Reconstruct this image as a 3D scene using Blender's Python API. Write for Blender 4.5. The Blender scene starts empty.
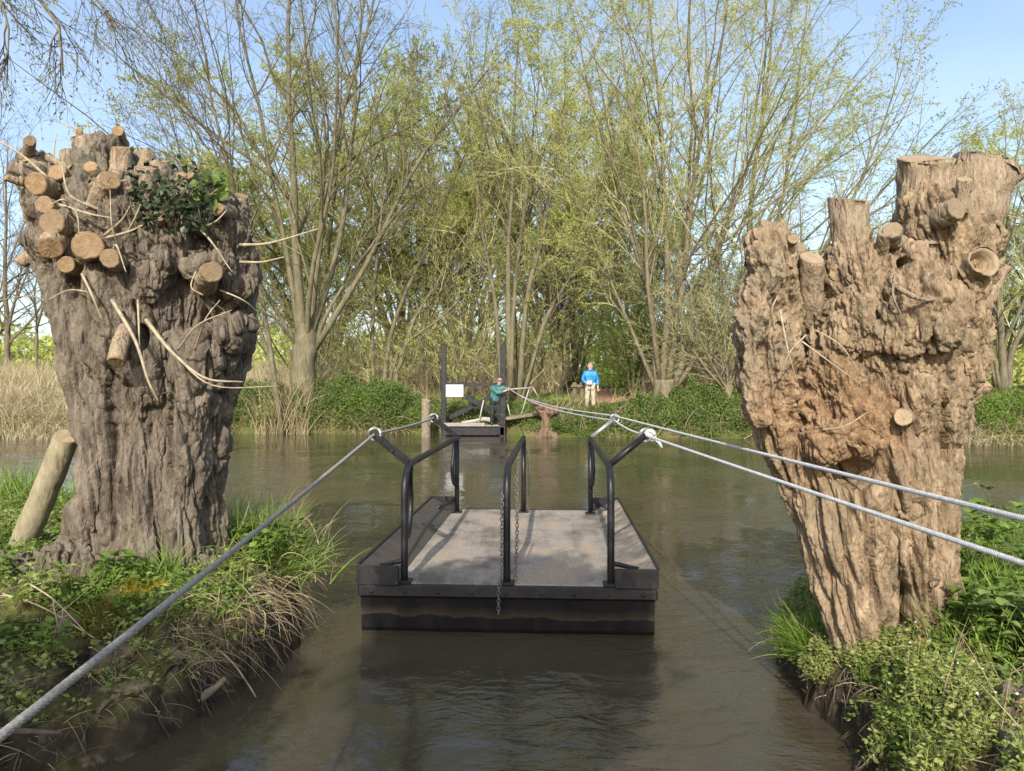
import bpy, math, random
import numpy as np
from mathutils import Vector
random.seed(7)
RNG = np.random.default_rng(7)
S = bpy.context.scene
COL = S.collection
F, CX, CY, CZ = 740.0, 512.0, 385.5, 1.75

def P(px, py, d):
    """a point seen at a picture position, d metres ahead"""
    return np.array([(px-CX)/F*d, d, CZ-(py-CY)/F*d])

# ------------------------------------------------------------------ noise
_perm = np.random.default_rng(3).permutation(256)
_perm = np.concatenate([_perm, _perm, _perm])
_g = np.random.default_rng(4).normal(size=(256, 3)); _g /= np.linalg.norm(_g, axis=1)[:, None]
def pn(p):
    p = np.asarray(p, float); i = np.floor(p).astype(int); f = p-i; i &= 255
    u = f*f*f*(f*(f*6-15)+10)
    out = 0
    for dx in (0, 1):
        wx = u[..., 0] if dx else 1-u[..., 0]
        for dy in (0, 1):
            wy = u[..., 1] if dy else 1-u[..., 1]
            for dz in (0, 1):
                wz = u[..., 2] if dz else 1-u[..., 2]
                h = _perm[_perm[_perm[i[..., 0]+dx]+i[..., 1]+dy]+i[..., 2]+dz]
                g = _g[h]
                out = out + wx*wy*wz*((f[..., 0]-dx)*g[..., 0]+(f[..., 1]-dy)*g[..., 1]+(f[..., 2]-dz)*g[..., 2])
    return out*1.5
def fbm(p, o=4):
    s = 0; a = 1; p = np.asarray(p, float)
    for k in range(o):
        s = s+a*pn(p*2**k+k*17.3); a *= .5
    return s
def sstep(a, b, x):
    t = np.clip((x-a)/(b-a), 0, 1); return t*t*(3-2*t)

# ------------------------------------------------------------------ objects
def tag(o, label=None, cat=None, group=None, kind=None):
    if label: o['label'] = label
    if cat: o['category'] = cat
    if group: o['group'] = group
    if kind: o['kind'] = kind
    return o
def empty(name, loc, label, cat, group=None):
    o = bpy.data.objects.new(name, None); COL.objects.link(o); o.location = [float(v) for v in loc]
    o.empty_display_size = .2
    return tag(o, label, cat, group)
def root_loc(o):
    v = np.zeros(3)
    while o is not None:
        v += np.array(o.location); o = o.parent
    return v
def build(name, V, Q, mats, parent=None, midx=None, smooth=True, own=False):
    """one mesh object from numpy verts (world space) and quads/tris; own=True puts the origin at the mesh's foot"""
    V = np.asarray(V, float).reshape(-1, 3).copy()
    if not isinstance(Q, (list, tuple)): Q = [Q]
    Q = [np.asarray(q, int) for q in Q if len(q)]
    off = np.zeros(3); base = root_loc(parent) if parent is not None else np.zeros(3)
    if own:
        off = np.array([V[:, 0].mean(), V[:, 1].mean(), V[:, 2].min()])
    V -= base if parent is not None else off
    me = bpy.data.meshes.new(name)
    me.vertices.add(len(V)); me.vertices.foreach_set('co', V.ravel())
    loops = np.concatenate([q.ravel() for q in Q])
    sizes = np.concatenate([np.full(len(q), q.shape[1]) for q in Q])
    me.loops.add(len(loops)); me.loops.foreach_set('vertex_index', loops)
    me.polygons.add(len(sizes))
    me.polygons.foreach_set('loop_start', np.concatenate([[0], np.cumsum(sizes)[:-1]]))
    if midx is not None: me.polygons.foreach_set('material_index', np.asarray(midx, int))
    me.polygons.foreach_set('use_smooth', np.full(len(sizes), bool(smooth)))
    for m in (mats if isinstance(mats, (list, tuple)) else [mats]): me.materials.append(m)
    me.update(calc_edges=True)
    o = bpy.data.objects.new(name, me); COL.objects.link(o)
    if parent is not None: o.parent = parent
    else: o.location = [float(v) for v in off]
    return o
class MB:
    """collects pieces (verts, quads, tris, material index) that make ONE mesh"""
    def __init__(s): s.V = []; s.q = []; s.t = []; s.n = 0; s.mq = []; s.mt = []
    def add(s, V, q=None, t=None, m=0):
        V = np.asarray(V, float).reshape(-1, 3)
        if q is not None and len(q): s.q.append(np.asarray(q, int)+s.n); s.mq.append(np.full(len(q), m))
        if t is not None and len(t): s.t.append(np.asarray(t, int)+s.n); s.mt.append(np.full(len(t), m))
        s.V.append(V); s.n += len(V); return s
    def out(s, name, mats, parent=None, smooth=True, own=False):
        Q = []; M = []
        if s.q: Q.append(np.concatenate(s.q)); M.append(np.concatenate(s.mq))
        if s.t: Q.append(np.concatenate(s.t)); M.append(np.concatenate(s.mt))
        return build(name, np.concatenate(s.V), Q, mats, parent, np.concatenate(M), smooth, own)
def unit(v): return v/np.maximum(np.linalg.norm(v, axis=-1, keepdims=True), 1e-9)

def tubes(Pt, R, sides=4):
    """many tubes at once: Pt (N,K,3), R (N,K)"""
    N, K, _ = Pt.shape
    T = np.gradient(Pt, axis=1); T = unit(T)
    mean = unit(T.mean(1)); ref = np.where(np.abs(mean[:, 2:3]) < .9, [[0, 0, 1.]], [[1., 0, 0]])[:, None, :]
    A = unit(np.cross(T, ref)); B = np.cross(T, A)
    th = np.arange(sides)*2*np.pi/sides
    ring = A[:, :, None]*np.cos(th)[:, None]+B[:, :, None]*np.sin(th)[:, None]
    V = (Pt[:, :, None]+ring*R[:, :, None, None]).reshape(-1, 3)
    idx = np.arange(N*K*sides).reshape(N, K, sides)
    a = idx[:, :-1]; b = idx[:, 1:]
    q = np.stack([a, np.roll(a, -1, 2), np.roll(b, -1, 2), b], -1).reshape(-1, 4)
    return V, q
def smoothpath(pts, n):
    """Catmull-Rom through pts"""
    p = np.asarray(pts, float); p = np.vstack([2*p[0]-p[1], p, 2*p[-1]-p[-2]])
    k = len(p)-3; t = np.linspace(0, k-1e-6, n); i = t.astype(int); f = (t-i)[:, None]
    a, b, c, d = p[i], p[i+1], p[i+2], p[i+3]
    return .5*((2*b)+(-a+c)*f+(2*a-5*b+4*c-d)*f**2+(-a+3*b-3*c+d)*f**3)
def tube(path, r, sides=10, cap=True):
    """one tube with transported frames and closed ends"""
    p = np.asarray(path, float); n = len(p); r = np.broadcast_to(np.asarray(r, float), (n,))
    T = unit(np.gradient(p, axis=0)); a = np.cross(T[0], [0, 0, 1.])
    if np.linalg.norm(a) < .1: a = np.cross(T[0], [1., 0, 0])
    a /= np.linalg.norm(a); V = []
    th = np.arange(sides)*2*np.pi/sides
    for k in range(n):
        a = a-T[k]*np.dot(a, T[k]); a /= np.linalg.norm(a); b = np.cross(T[k], a)
        V.append(p[k]+r[k]*(np.cos(th)[:, None]*a+np.sin(th)[:, None]*b))
    V = np.concatenate(V); idx = np.arange(n*sides).reshape(n, sides)
    q = np.stack([idx[:-1], np.roll(idx[:-1], -1, 1), np.roll(idx[1:], -1, 1), idx[1:]], -1).reshape(-1, 4)
    t = np.zeros((0, 3), int)
    if cap:
        V = np.vstack([V, p[0], p[-1]]); c0, c1 = n*sides, n*sides+1; j = np.arange(sides)
        t = np.vstack([np.stack([np.full(sides, c0), np.roll(j, -1), j], 1),
                       np.stack([np.full(sides, c1), (n-1)*sides+j, (n-1)*sides+np.roll(j, -1)], 1)])
    return V, q, t
def box(c, s, bev=.006, M=None):
    """bevelled box: centre, size, optional 3x3 axes; built as a rounded-edge hull of 24 verts"""
    hx, hy, hz = [v/2 for v in s]; b = min(bev, hx*.49, hy*.49, hz*.49)
    V = []; key = {}
    for sx in (-1, 1):
        for sy in (-1, 1):
            for sz in (-1, 1):
                for ax in range(3):
                    h = [hx-b, hy-b, hz-b]; h[ax] += b
                    key[(sx, sy, sz, ax)] = len(V); V.append([sx*h[0], sy*h[1], sz*h[2]])
    q = []; t = []
    for ax in range(3):
        o = [i for i in range(3) if i != ax]
        for s_ in (-1, 1):
            f = []
            for (u, v) in ((-1, -1), (1, -1), (1, 1), (-1, 1)):
                k = [0, 0, 0]; k[ax] = s_; k[o[0]] = u; k[o[1]] = v; f.append(key[(*k, ax)])
            q.append(f if (s_ > 0) != (ax == 1) else f[::-1])
            for u in (-1, 1):
                pass
    for ax in range(3):                                       # bevel strips along axis ax
        o = [i for i in range(3) if i != ax]
        for u in (-1, 1):
            for v in (-1, 1):
                def kk(e, a):
                    k = [0, 0, 0]; k[ax] = e; k[o[0]] = u; k[o[1]] = v; return key[(*k, a)]
                q.append([kk(-1, o[0]), kk(1, o[0]), kk(1, o[1]), kk(-1, o[1])])
    for sx in (-1, 1):
        for sy in (-1, 1):
            for sz in (-1, 1):
                t.append([key[(sx, sy, sz, a)] for a in range(3)])
    V = np.array(V, float)
    if M is not None: V = V @ np.asarray(M).T
    return V+np.asarray(c, float), np.array(q), np.array(t)
def bar(a, b, w, h, bev=.006, up=(0, 0, 1)):
    a = np.asarray(a, float); b = np.asarray(b, float); d = b-a; L = np.linalg.norm(d); x = d/L
    u = np.asarray(up, float); y = np.cross(u, x)
    if np.linalg.norm(y) < .05: y = np.cross([0, 1., 0], x)
    y /= np.linalg.norm(y); z = np.cross(x, y)
    return box((a+b)/2, (L, w, h), bev, np.stack([x, y, z], 1))
def fixn(o):
    import bmesh
    bm = bmesh.new(); bm.from_mesh(o.data); bmesh.ops.recalc_face_normals(bm, faces=bm.faces); bm.to_mesh(o.data); bm.free(); return o

# ------------------------------------------------------------------ materials
class NT:
    def __init__(s, name):
        s.m = bpy.data.materials.new(name); s.m.use_nodes = True; s.t = s.m.node_tree; s.t.nodes.clear()
        s.out = s.t.nodes.new('ShaderNodeOutputMaterial')
    def n(s, typ, **kw):
        nd = s.t.nodes.new('ShaderNode'+typ)
        for k, v in kw.items():
            if k in nd.inputs.keys() if isinstance(k, str) else False: nd.inputs[k].default_value = v
            else: setattr(nd, k, v)
        return nd
    def l(s, a, b): s.t.links.new(a, b)
    def coord(s, scale=(1, 1, 1), which='Object'):
        c = s.n('TexCoord'); mp = s.n('Mapping'); s.l(c.outputs[which], mp.inputs['Vector']); mp.inputs['Scale'].default_value = scale
        return mp.outputs['Vector']
    def noise(s, vec, scale, detail=5, rough=.6, dist=0):
        nd = s.n('TexNoise'); s.l(vec, nd.inputs['Vector']); nd.inputs['Scale'].default_value = scale
        nd.inputs['Detail'].default_value = detail; nd.inputs['Roughness'].default_value = rough; nd.inputs['Distortion'].default_value = dist
        return nd.outputs['Fac']
    def ramp(s, fac, stops):
        r = s.n('ValToRGB'); e = r.color_ramp.elements
        while len(e) < len(stops): e.new(.5)
        for k, (p, c) in enumerate(stops): e[k].position = p; e[k].color = (*c, 1) if len(c) == 3 else c
        s.l(fac, r.inputs['Fac']); return r.outputs['Color']
    def mix(s, f, a, b, mode='MIX'):
        m = s.n('Mix', data_type='RGBA', blend_type=mode)
        for sock, v in ((m.inputs[0], f), (m.inputs[6], a), (m.inputs[7], b)):
            if hasattr(v, 'is_output'): s.l(v, sock)
            elif isinstance(v, (int, float)): sock.default_value = v
            else: sock.default_value = (*v, 1)
        return m.outputs[2]
    def math(s, op, a, b=None):
        m = s.n('Math', operation=op)
        for k, v in enumerate((a, b)):
            if v is None: continue
            if hasattr(v, 'is_output'): s.l(v, m.inputs[k])
            else: m.inputs[k].default_value = v
        return m.outputs[0]
    def bump(s, h, strength, dist, prev=None):
        b = s.n('Bump'); b.inputs['Strength'].default_value = strength; b.inputs['Distance'].default_value = dist
        s.l(h, b.inputs['Height'])
        if prev is not None: s.l(prev, b.inputs['Normal'])
        return b.outputs['Normal']
    def pbr(s, color, rough=.7, normal=None, metal=0, spec=.5, **kw):
        b = s.n('BsdfPrincipled')
        for sock, v in ((b.inputs['Base Color'], color), (b.inputs['Roughness'], rough), (b.inputs['Metallic'], metal)):
            if hasattr(v, 'is_output'): s.l(v, sock)
            elif isinstance(v, (int, float)): sock.default_value = v
            else: sock.default_value = (*v, 1)
        b.inputs['Specular IOR Level'].default_value = spec
        for k, v in kw.items(): b.inputs[k].default_value = v
        if normal is not None: s.l(normal, b.inputs['Normal'])
        s.l(b.outputs[0], s.out.inputs[0]); s.bs = b
        return s.m

def leaf_mat(name, stops, trans=.35, rough=.55, nscale=.6):
    t = NT(name); g = t.n('NewGeometry')
    v = t.coord(); nz = t.noise(v, nscale, 3)
    f = t.math('ADD', t.math('MULTIPLY', g.outputs['Random Per Island'], .6), t.math('MULTIPLY', nz, .4))
    c = t.ramp(f, stops)
    t.pbr(c, rough, spec=.3)
    tr = t.n('BsdfTranslucent'); t.l(c, tr.inputs[0])
    mx = t.n('MixShader'); mx.inputs[0].default_value = trans
    t.l(t.bs.outputs[0], mx.inputs[1]); t.l(tr.outputs[0], mx.inputs[2]); t.l(mx.outputs[0], t.out.inputs[0])
    return t.m
def bark_mat(name, c1, c2, c3, fs=1., bump=.8, extra=None):
    t = NT(name); v = t.coord((1, 1, .28)); u = t.coord()
    n1 = t.noise(v, 14*fs, 8, .65, .6); n2 = t.noise(u, 3.5*fs, 5, .6); n3 = t.noise(v, 55*fs, 6, .7, .4)
    c = t.mix(t.ramp(n1, [(.35, (0, 0, 0)), (.65, (1, 1, 1))]), c1, c2)
    c = t.mix(t.math('MULTIPLY', t.ramp(n2, [(.42, (0, 0, 0)), (.68, (1, 1, 1))]), .65), c, c3)
    c = t.mix(.35, c, t.ramp(n3, [(.3, (.35, .35, .35)), (.7, (1, 1, 1))]), 'MULTIPLY')
    rg = t.n('TexNoise', noise_type='RIDGED_MULTIFRACTAL'); t.l(t.coord((1, 1, .22)), rg.inputs['Vector']); rg.inputs['Scale'].default_value = 17*fs; rg.inputs['Detail'].default_value = 4; rg.inputs['Distortion'].default_value = .5
    fz = t.ramp(rg.outputs['Fac'], [(.15, (1, 1, 1)), (.75, (.26, .24, .22))])
    c = t.mix(.85, c, fz, 'MULTIPLY')
    r2 = t.n('TexNoise', noise_type='RIDGED_MULTIFRACTAL'); t.l(t.coord((1, 1, .3)), r2.inputs['Vector']); r2.inputs['Scale'].default_value = 46*fs; r2.inputs['Detail'].default_value = 3; r2.inputs['Distortion'].default_value = .8
    c = t.mix(.6, c, t.ramp(r2.outputs['Fac'], [(.2, (1, 1, 1)), (.8, (.45, .43, .40))]), 'MULTIPLY')
    n4 = t.noise(u, 2.1, 6, .7); c = t.mix(t.math('MULTIPLY', t.ramp(n4, [(.52, (0, 0, 0)), (.66, (1, 1, 1))]), .38), c, (.17, .165, .125))
    c = t.mix(1., c, (1.3, 1.3, 1.3), 'MULTIPLY')
    if extra: c = extra(t, c, u)
    nb = t.bump(n3, bump, .008); nb = t.bump(n1, bump, .02, nb); nb = t.bump(t.math('MULTIPLY', rg.outputs['Fac'], -1.), bump, .028, nb); nb = t.bump(t.math('MULTIPLY', r2.outputs['Fac'], -1.), bump, .010, nb)
    return t.pbr(c, .88, nb, spec=.2)
def plain(name, c, rough=.6, metal=0, var=.25, scale=20, bump=.15, spec=.4, c2=None):
    t = NT(name); v = t.coord(); n = t.noise(v, scale, 6, .65)
    d = c2 or tuple(x*(1-var) for x in c)
    col = t.mix(t.ramp(n, [(.38, (0, 0, 0)), (.62, (1, 1, 1))]), d, c)
    return t.pbr(col, rough, t.bump(n, bump, .01), metal, spec)

# left willow: grey brown; right willow: paler, with a patch of orange rotten wood
M_barkL = bark_mat('bark_grey_brown', (.066, .052, .040), (.175, .145, .112), (.105, .083, .060))
def rot(t, c, u):
    sx = t.n('SeparateXYZ'); t.l(u, sx.inputs[0])
    vm = t.n('VectorMath', operation='DISTANCE'); t.l(u, vm.inputs[0]); vm.inputs[1].default_value = (-.42, -.30, 1.25)
    w = t.math('ADD', vm.outputs['Value'], t.math('MULTIPLY', t.noise(u, 6, 5, .65), .5))
    m = t.ramp(w, [(.50, (.8, .8, .8)), (.72, (0, 0, 0))])
    wood = t.ramp(t.noise(u, 22, 6, .7), [(.3, (.09, .05, .025)), (.5, (.22, .135, .072)), (.7, (.36, .25, .15))])
    return t.mix(m, c, wood)
M_barkR = bark_mat('bark_pale_brown', (.10, .073, .047), (.315, .235, .152), (.19, .14, .088), 1.2, extra=rot)
M_stubL = bark_mat('limb_bark_brown', (.20, .15, .10), (.33, .26, .18), (.25, .18, .12), 2.)
M_stubR = bark_mat('limb_bark_pale', (.19, .142, .095), (.33, .258, .178), (.25, .19, .128), 2.2)
def cut_mat(name, a, b):
    t = NT(name); u = t.coord()
    n = t.noise(u, 26, 6, .7); n2 = t.noise(u, 7, 4)
    c = t.mix(t.ramp(n, [(.35, (0, 0, 0)), (.65, (1, 1, 1))]), a, b)
    c = t.mix(t.math('MULTIPLY', n2, .5), c, tuple(x*.6 for x in a))
    oi = t.n('ObjectInfo'); c = t.mix(t.math('MULTIPLY', oi.outputs['Random'], .75), c, (.16, .125, .085))
    at = t.n('Attribute', attribute_name='ring'); w = t.math('ADD', t.math('MULTIPLY', at.outputs['Fac'], 46.), t.math('MULTIPLY', n2, 9.))
    rg = t.math('SINE', w); c = t.mix(t.ramp(rg, [(.55, (0, 0, 0)), (1., (.55, .55, .55))]), c, tuple(x*.55 for x in a))
    c = t.mix(t.ramp(at.outputs['Fac'], [(.9, (0, 0, 0)), (1., (.8, .8, .8))]), c, tuple(x*.45 for x in a))
    return t.pbr(c, .85, t.bump(n, .5, .008), spec=.15)
M_cutL = cut_mat('sawn_wood_orange', (.23, .145, .075), (.40, .285, .17))
M_cutR = cut_mat('sawn_wood_pale', (.29, .215, .135), (.44, .35, .235))
M_twig = plain('pale_twig', (.40, .33, .22), .75, var=.4, scale=30)
M_twigd = plain('dark_twig', (.10, .075, .055), .8, var=.4, scale=20)
M_treebark = bark_mat('far_bark_olive', (.070, .062, .038), (.155, .138, .085), (.11, .098, .056), .5, .3)
M_treebark2 = bark_mat('far_bark_brown', (.085, .072, .045), (.185, .155, .10), (.13, .11, .068), .5, .3)
M_treedark = bark_mat('far_bark_dark', (.07, .06, .04), (.15, .13, .085), (.10, .09, .055), .5, .3)
M_twigfar = plain('willow_twig', (.36, .34, .165), .8, var=.35, scale=2)
M_twigfar2 = plain('brown_twig', (.15, .14, .07), .8, var=.35, scale=2)
M_leafY = leaf_mat('leaf_yellow_green', [(.1, (.29, .33, .075)), (.5, (.44, .48, .125)), (.9, (.58, .60, .21))], .5)
M_leafG = leaf_mat('leaf_spring_green', [(.1, (.19, .24, .065)), (.5, (.30, .345, .10)), (.9, (.43, .46, .16))], .4)
M_leafD = leaf_mat('leaf_dull_green', [(.1, (.12, .145, .055)), (.5, (.20, .22, .085)), (.9, (.30, .31, .135))], .35)
M_leafB = leaf_mat('leaf_bright_green', [(.1, (.10, .16, .03)), (.5, (.16, .24, .045)), (.9, (.24, .31, .07))], .4)
M_herb = leaf_mat('herb_green', [(.1, (.05, .09, .022)), (.5, (.115, .175, .04)), (.9, (.23, .28, .085))], .3, nscale=1.2)
M_herbB = leaf_mat('herb_fresh', [(.1, (.08, .14, .022)), (.5, (.14, .22, .035)), (.9, (.22, .30, .06))], .35, nscale=3)
M_herbP = leaf_mat('herb_dusty', [(.05, (.11, .13, .04)), (.4, (.20, .25, .06)), (.75, (.33, .36, .12)), (.95, (.38, .32, .19))], .3, nscale=3)
M_ivy = leaf_mat('ivy_green', [(.1, (.018, .032, .014)), (.6, (.04, .062, .026)), (.9, (.10, .105, .045)), (.97, (.20, .13, .07))], .15, .4, 3)
M_grass = leaf_mat('grass_green', [(.1, (.10, .17, .025)), (.5, (.17, .27, .04)), (.9, (.27, .36, .07))], .35, nscale=3)
M_dry = leaf_mat('dry_grass', [(.1, (.22, .16, .085)), (.5, (.36, .28, .16)), (.9, (.50, .42, .27))], .25, .7, 2)
M_reed = leaf_mat('reed_straw', [(.1, (.30, .24, .135)), (.5, (.44, .37, .225)), (.9, (.56, .49, .32))], .3, .7, .3)
M_black = None
def black_paint():
    t = NT('worn_black_paint'); u = t.coord()
    n = t.noise(u, 9, 7, .7); n2 = t.noise(u, 60, 5, .7)
    c = t.mix(t.ramp(n, [(.45, (0, 0, 0)), (.75, (1, 1, 1))]), (.010, .010, .013), (.030, .029, .029))
    c = t.mix(t.ramp(n2, [(.62, (0, 0, 0)), (.75, (1, 1, 1))]), c, (.06, .055, .05))
    r = t.ramp(n, [(.3, (.28,)*3), (.7, (.55,)*3)])
    return t.pbr(c, r, t.bump(n2, .2, .004), spec=.3)
M_black = black_paint()
def hull_mat():
    t = NT('black_hull_with_mud_line'); u = t.coord(); sx = t.n('SeparateXYZ'); t.l(u, sx.inputs[0])
    w = t.coord((1, 1, .3)); n = t.noise(w, 7, 6, .7); n2 = t.noise(u, 3, 4)
    z = t.math('ADD', sx.outputs[2], t.math('MULTIPLY', t.math('SUBTRACT', n2, .5), .16))
    band = t.ramp(z, [(.105, (0, 0, 0)), (.118, (1, 1, 1)), (.135, (.6, .6, .6)), (.19, (0, 0, 0))])
    c = t.mix(t.ramp(n, [(.4, (0, 0, 0)), (.75, (1, 1, 1))]), (.006, .006, .007), (.018, .017, .016))
    c = t.mix(t.math('MULTIPLY', band, .28), c, (.13, .10, .06))
    return t.pbr(c, .5, t.bump(n, .35, .012), spec=.18)
M_hull = hull_mat()
def deck_mat():
    t = NT('worn_deck_grating'); u = t.coord()
    n = t.noise(u, 2.2, 6, .65); n2 = t.noise(u, 45, 4, .7)
    st_ = t.noise(t.coord((3.2, .5, 1)), 1.6, 5, .6); n = t.math('ADD', t.math('MULTIPLY', n, .6), t.math('MULTIPLY', st_, .4))
    ck = t.n('TexVoronoi', feature='DISTANCE_TO_EDGE'); t.l(t.coord((1, .55, 1)), ck.inputs['Vector']); ck.inputs['Scale'].default_value = 42
    ck.inputs['Randomness'].default_value = .35
    e = t.ramp(ck.outputs[0], [(.04, (0, 0, 0)), (.16, (1, 1, 1))])
    c = t.ramp(n, [(.41, (.13, .108, .082)), (.475, (.26, .228, .188)), (.535, (.36, .315, .26)), (.60, (.42, .335, .235))])
    c = t.mix(t.math('MULTIPLY', e, .4), c, (.20, .175, .145))
    c = t.mix(.4, c, t.ramp(n2, [(.3, (.5, .5, .5)), (.7, (1, 1, 1))]), 'MULTIPLY')
    return t.pbr(c, .85, t.bump(t.math('SUBTRACT', 1., e), .6, .008), spec=.25)
M_deck = deck_mat()
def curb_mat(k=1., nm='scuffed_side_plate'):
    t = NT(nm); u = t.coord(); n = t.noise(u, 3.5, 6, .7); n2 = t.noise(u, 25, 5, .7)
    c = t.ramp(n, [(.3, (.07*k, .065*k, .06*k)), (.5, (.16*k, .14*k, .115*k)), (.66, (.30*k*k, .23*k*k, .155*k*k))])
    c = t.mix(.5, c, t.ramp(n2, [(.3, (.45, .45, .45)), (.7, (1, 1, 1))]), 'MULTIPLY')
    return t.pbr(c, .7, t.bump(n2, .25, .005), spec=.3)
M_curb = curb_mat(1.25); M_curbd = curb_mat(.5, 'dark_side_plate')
M_steel = plain('galvanised_steel', (.42, .42, .41), .45, .7, .3, 40)
M_chain = plain('dull_chain_steel', (.20, .19, .175), .5, .6, .4, 60)
M_rope = plain('grey_wire_rope', (.33, .31, .275), .7, 0, .35, 90, .3, .3)
M_ropew = plain('white_blue_rope', (.52, .51, .48), .8, 0, .25, 60, .3, .2, c2=(.36, .39, .42))
M_wood = plain('weathered_wood', (.23, .19, .135), .85, 0, .4, 14, .4, .2)
M_log = bark_mat('debarked_log', (.17, .15, .095), (.27, .235, .155), (.21, .18, .115), 1.5, .3)
M_white = plain('white_sign', (.52, .56, .60), .5, 0, .06, 5, 0)
M_pale = plain('pale_paint_tube', (.36, .35, .31), .6, 0, .2, 12)

# soil of the near banks: dark earth, roots, moss and litter in patches
def soil_mat(name, warm=0):
    t = NT(name); u = t.coord(); n = t.noise(u, 5, 7, .7); n2 = t.noise(u, 30, 6, .7); n3 = t.noise(u, 1.7, 4)
    c = t.ramp(n, [(.3, (.022, .018, .012)), (.5, (.045, .036, .024)), (.7, (.09, .072, .047))])
    g = t.n('NewGeometry'); s = t.n('SeparateXYZ'); t.l(g.outputs['Normal'], s.inputs[0])
    flat = t.ramp(s.outputs[2], [(.45, (0, 0, 0)), (.8, (1, 1, 1))])
    moss = t.math('MULTIPLY', flat, t.ramp(n3, [(.42, (0, 0, 0)), (.6, (1, 1, 1))]))
    c = t.mix(t.math('MULTIPLY', moss, .75), c, t.ramp(n2, [(.3, (.06, .07, .015)), (.7, (.17, .17, .04))]))
    lit = t.math('MULTIPLY', flat, t.ramp(n, [(.5, (0, 0, 0)), (.62, (1, 1, 1))]))
    c = t.mix(t.math('MULTIPLY', lit, .7), c, t.ramp(n2, [(.3, (.14, .10, .06)), (.7, (.32, .25, .16))]))
    nb = t.bump(n2, .7, .012); nb = t.bump(n, .5, .03, nb)
    return t.pbr(c, .95, nb, spec=.1)
M_soil = soil_mat('bank_soil')
def ground_mat():
    t = NT('far_bank_ground'); u = t.coord(); n = t.noise(u, .5, 6, .65); n2 = t.noise(u, 7, 6, .7)
    c = t.ramp(n, [(.35, (.05, .075, .018)), (.5, (.085, .10, .03)), (.65, (.15, .125, .06))])
    c = t.mix(.5, c, t.ramp(n2, [(.3, (.4, .4, .35)), (.7, (1, 1, 1))]), 'MULTIPLY')
    return t.pbr(c, .95, t.bump(n2, .6, .06), spec=.1)
M_ground = ground_mat()
def path_mat():
    t = NT('red_brown_path'); u = t.coord(); n = t.noise(u, 1.4, 5); n2 = t.noise(u, 14, 6, .7)
    c = t.ramp(n, [(.35, (.27, .135, .09)), (.65, (.42, .24, .165))])
    c = t.mix(.4, c, t.ramp(n2, [(.3, (.4, .4, .4)), (.7, (1, 1, 1))]), 'MULTIPLY')
    return t.pbr(c, .95, t.bump(n2, .5, .03), spec=.1)
M_path = path_mat()
def water_mat():
    t = NT('murky_river_water'); c = t.n('TexCoord')
    def mp(s, r=0):
        m = t.n('Mapping'); t.l(c.outputs['Object'], m.inputs[0]); m.inputs['Scale'].default_value = s; m.inputs['Rotation'].default_value = (0, 0, r); return m.outputs[0]
    big = t.noise(mp((.25, .22, 1)), 1, 3)
    mask = t.ramp(big, [(.45, (.05, .05, .05)), (.60, (.9, .9, .9))])
    r1 = t.noise(mp((3.2, 5.5, 1), .25), 1, 4, .55, .6)
    r2 = t.noise(mp((11, 17, 1), -.3), 1, 3, .5, .3)
    r3 = t.noise(mp((1.1, 1.5, 1), .1), 1, 2, .5)
    h = t.math('ADD', t.math('MULTIPLY', r1, .085), t.math('MULTIPLY', r2, .018))
    h = t.math('MULTIPLY', h, mask); h = t.math('ADD', h, t.math('MULTIPLY', r3, .015)); h = t.math('ADD', h, t.math('MULTIPLY', t.noise(mp((5.5, 8.5, 1), .5), 1, 3, .5, .4), .006))
    b = t.n('Bump'); b.inputs['Strength'].default_value = .55; b.inputs['Distance'].default_value = 1.; t.l(h, b.inputs['Height'])
    col = t.ramp(t.noise(mp((.6, .5, 1)), 1, 4), [(.35, (.047, .0395, .0255)), (.65, (.066, .0555, .036))])
    return t.pbr(col, .045, b.outputs['Normal'], spec=.85, IOR=1.333)
M_water = water_mat()

# ------------------------------------------------------------------ leaves, blades, branches
def leaves(C, D, L, W, rng, fold=True):
    """diamond leaves at C (N,3) along D with length L and width W"""
    N = len(C); D = unit(D); side = unit(np.cross(D, rng.normal(size=(N, 3)))); nrm = np.cross(D, side)
    L = np.broadcast_to(L, (N,))[:, None]; W = np.broadcast_to(W, (N,))[:, None]
    a = C; b = C+D*L*.45+side*W*.5+nrm*L*.06; c = C+D*L-nrm*L*.04; d = C+D*L*.45-side*W*.5+nrm*L*.06
    V = np.stack([a, b, c, d], 1).reshape(-1, 3)
    return V, np.arange(N*4).reshape(N, 4)
def blades(base, direc, L, W, bend, rng, seg=5):
    """grass blades: curved tapering ribbons"""
    N = len(base); d = unit(direc); L = np.broadcast_to(L, (N,)); W = np.broadcast_to(W, (N,)); bend = np.broadcast_to(bend, (N,))
    h = rng.normal(size=(N, 3)); h[:, 2] = 0; h = unit(h+d*[1, 1, 0]*2)
    side = unit(np.cross(d, h)+rng.normal(size=(N, 3))*.4)
    pts = []; p = base.copy()
    for k in range(seg+1):
        w = W*(1-(k/seg)**1.6)*.5+.0004
        pts.append(np.stack([p-side*w[:, None], p+side*w[:, None]], 1))
        d = unit(d+(h*.6-np.array([0, 0, 1.])*(.35+.5*k/seg))*bend[:, None]/seg*1.6)
        p = p+d*(L/seg)[:, None]
    V = np.stack(pts, 1).reshape(-1, 3)
    i = np.arange(N)[:, None]*(seg+1)*2+np.arange(seg)[None]*2
    return V, np.stack([i, i+1, i+3, i+2], -1).reshape(-1, 4)
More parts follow.
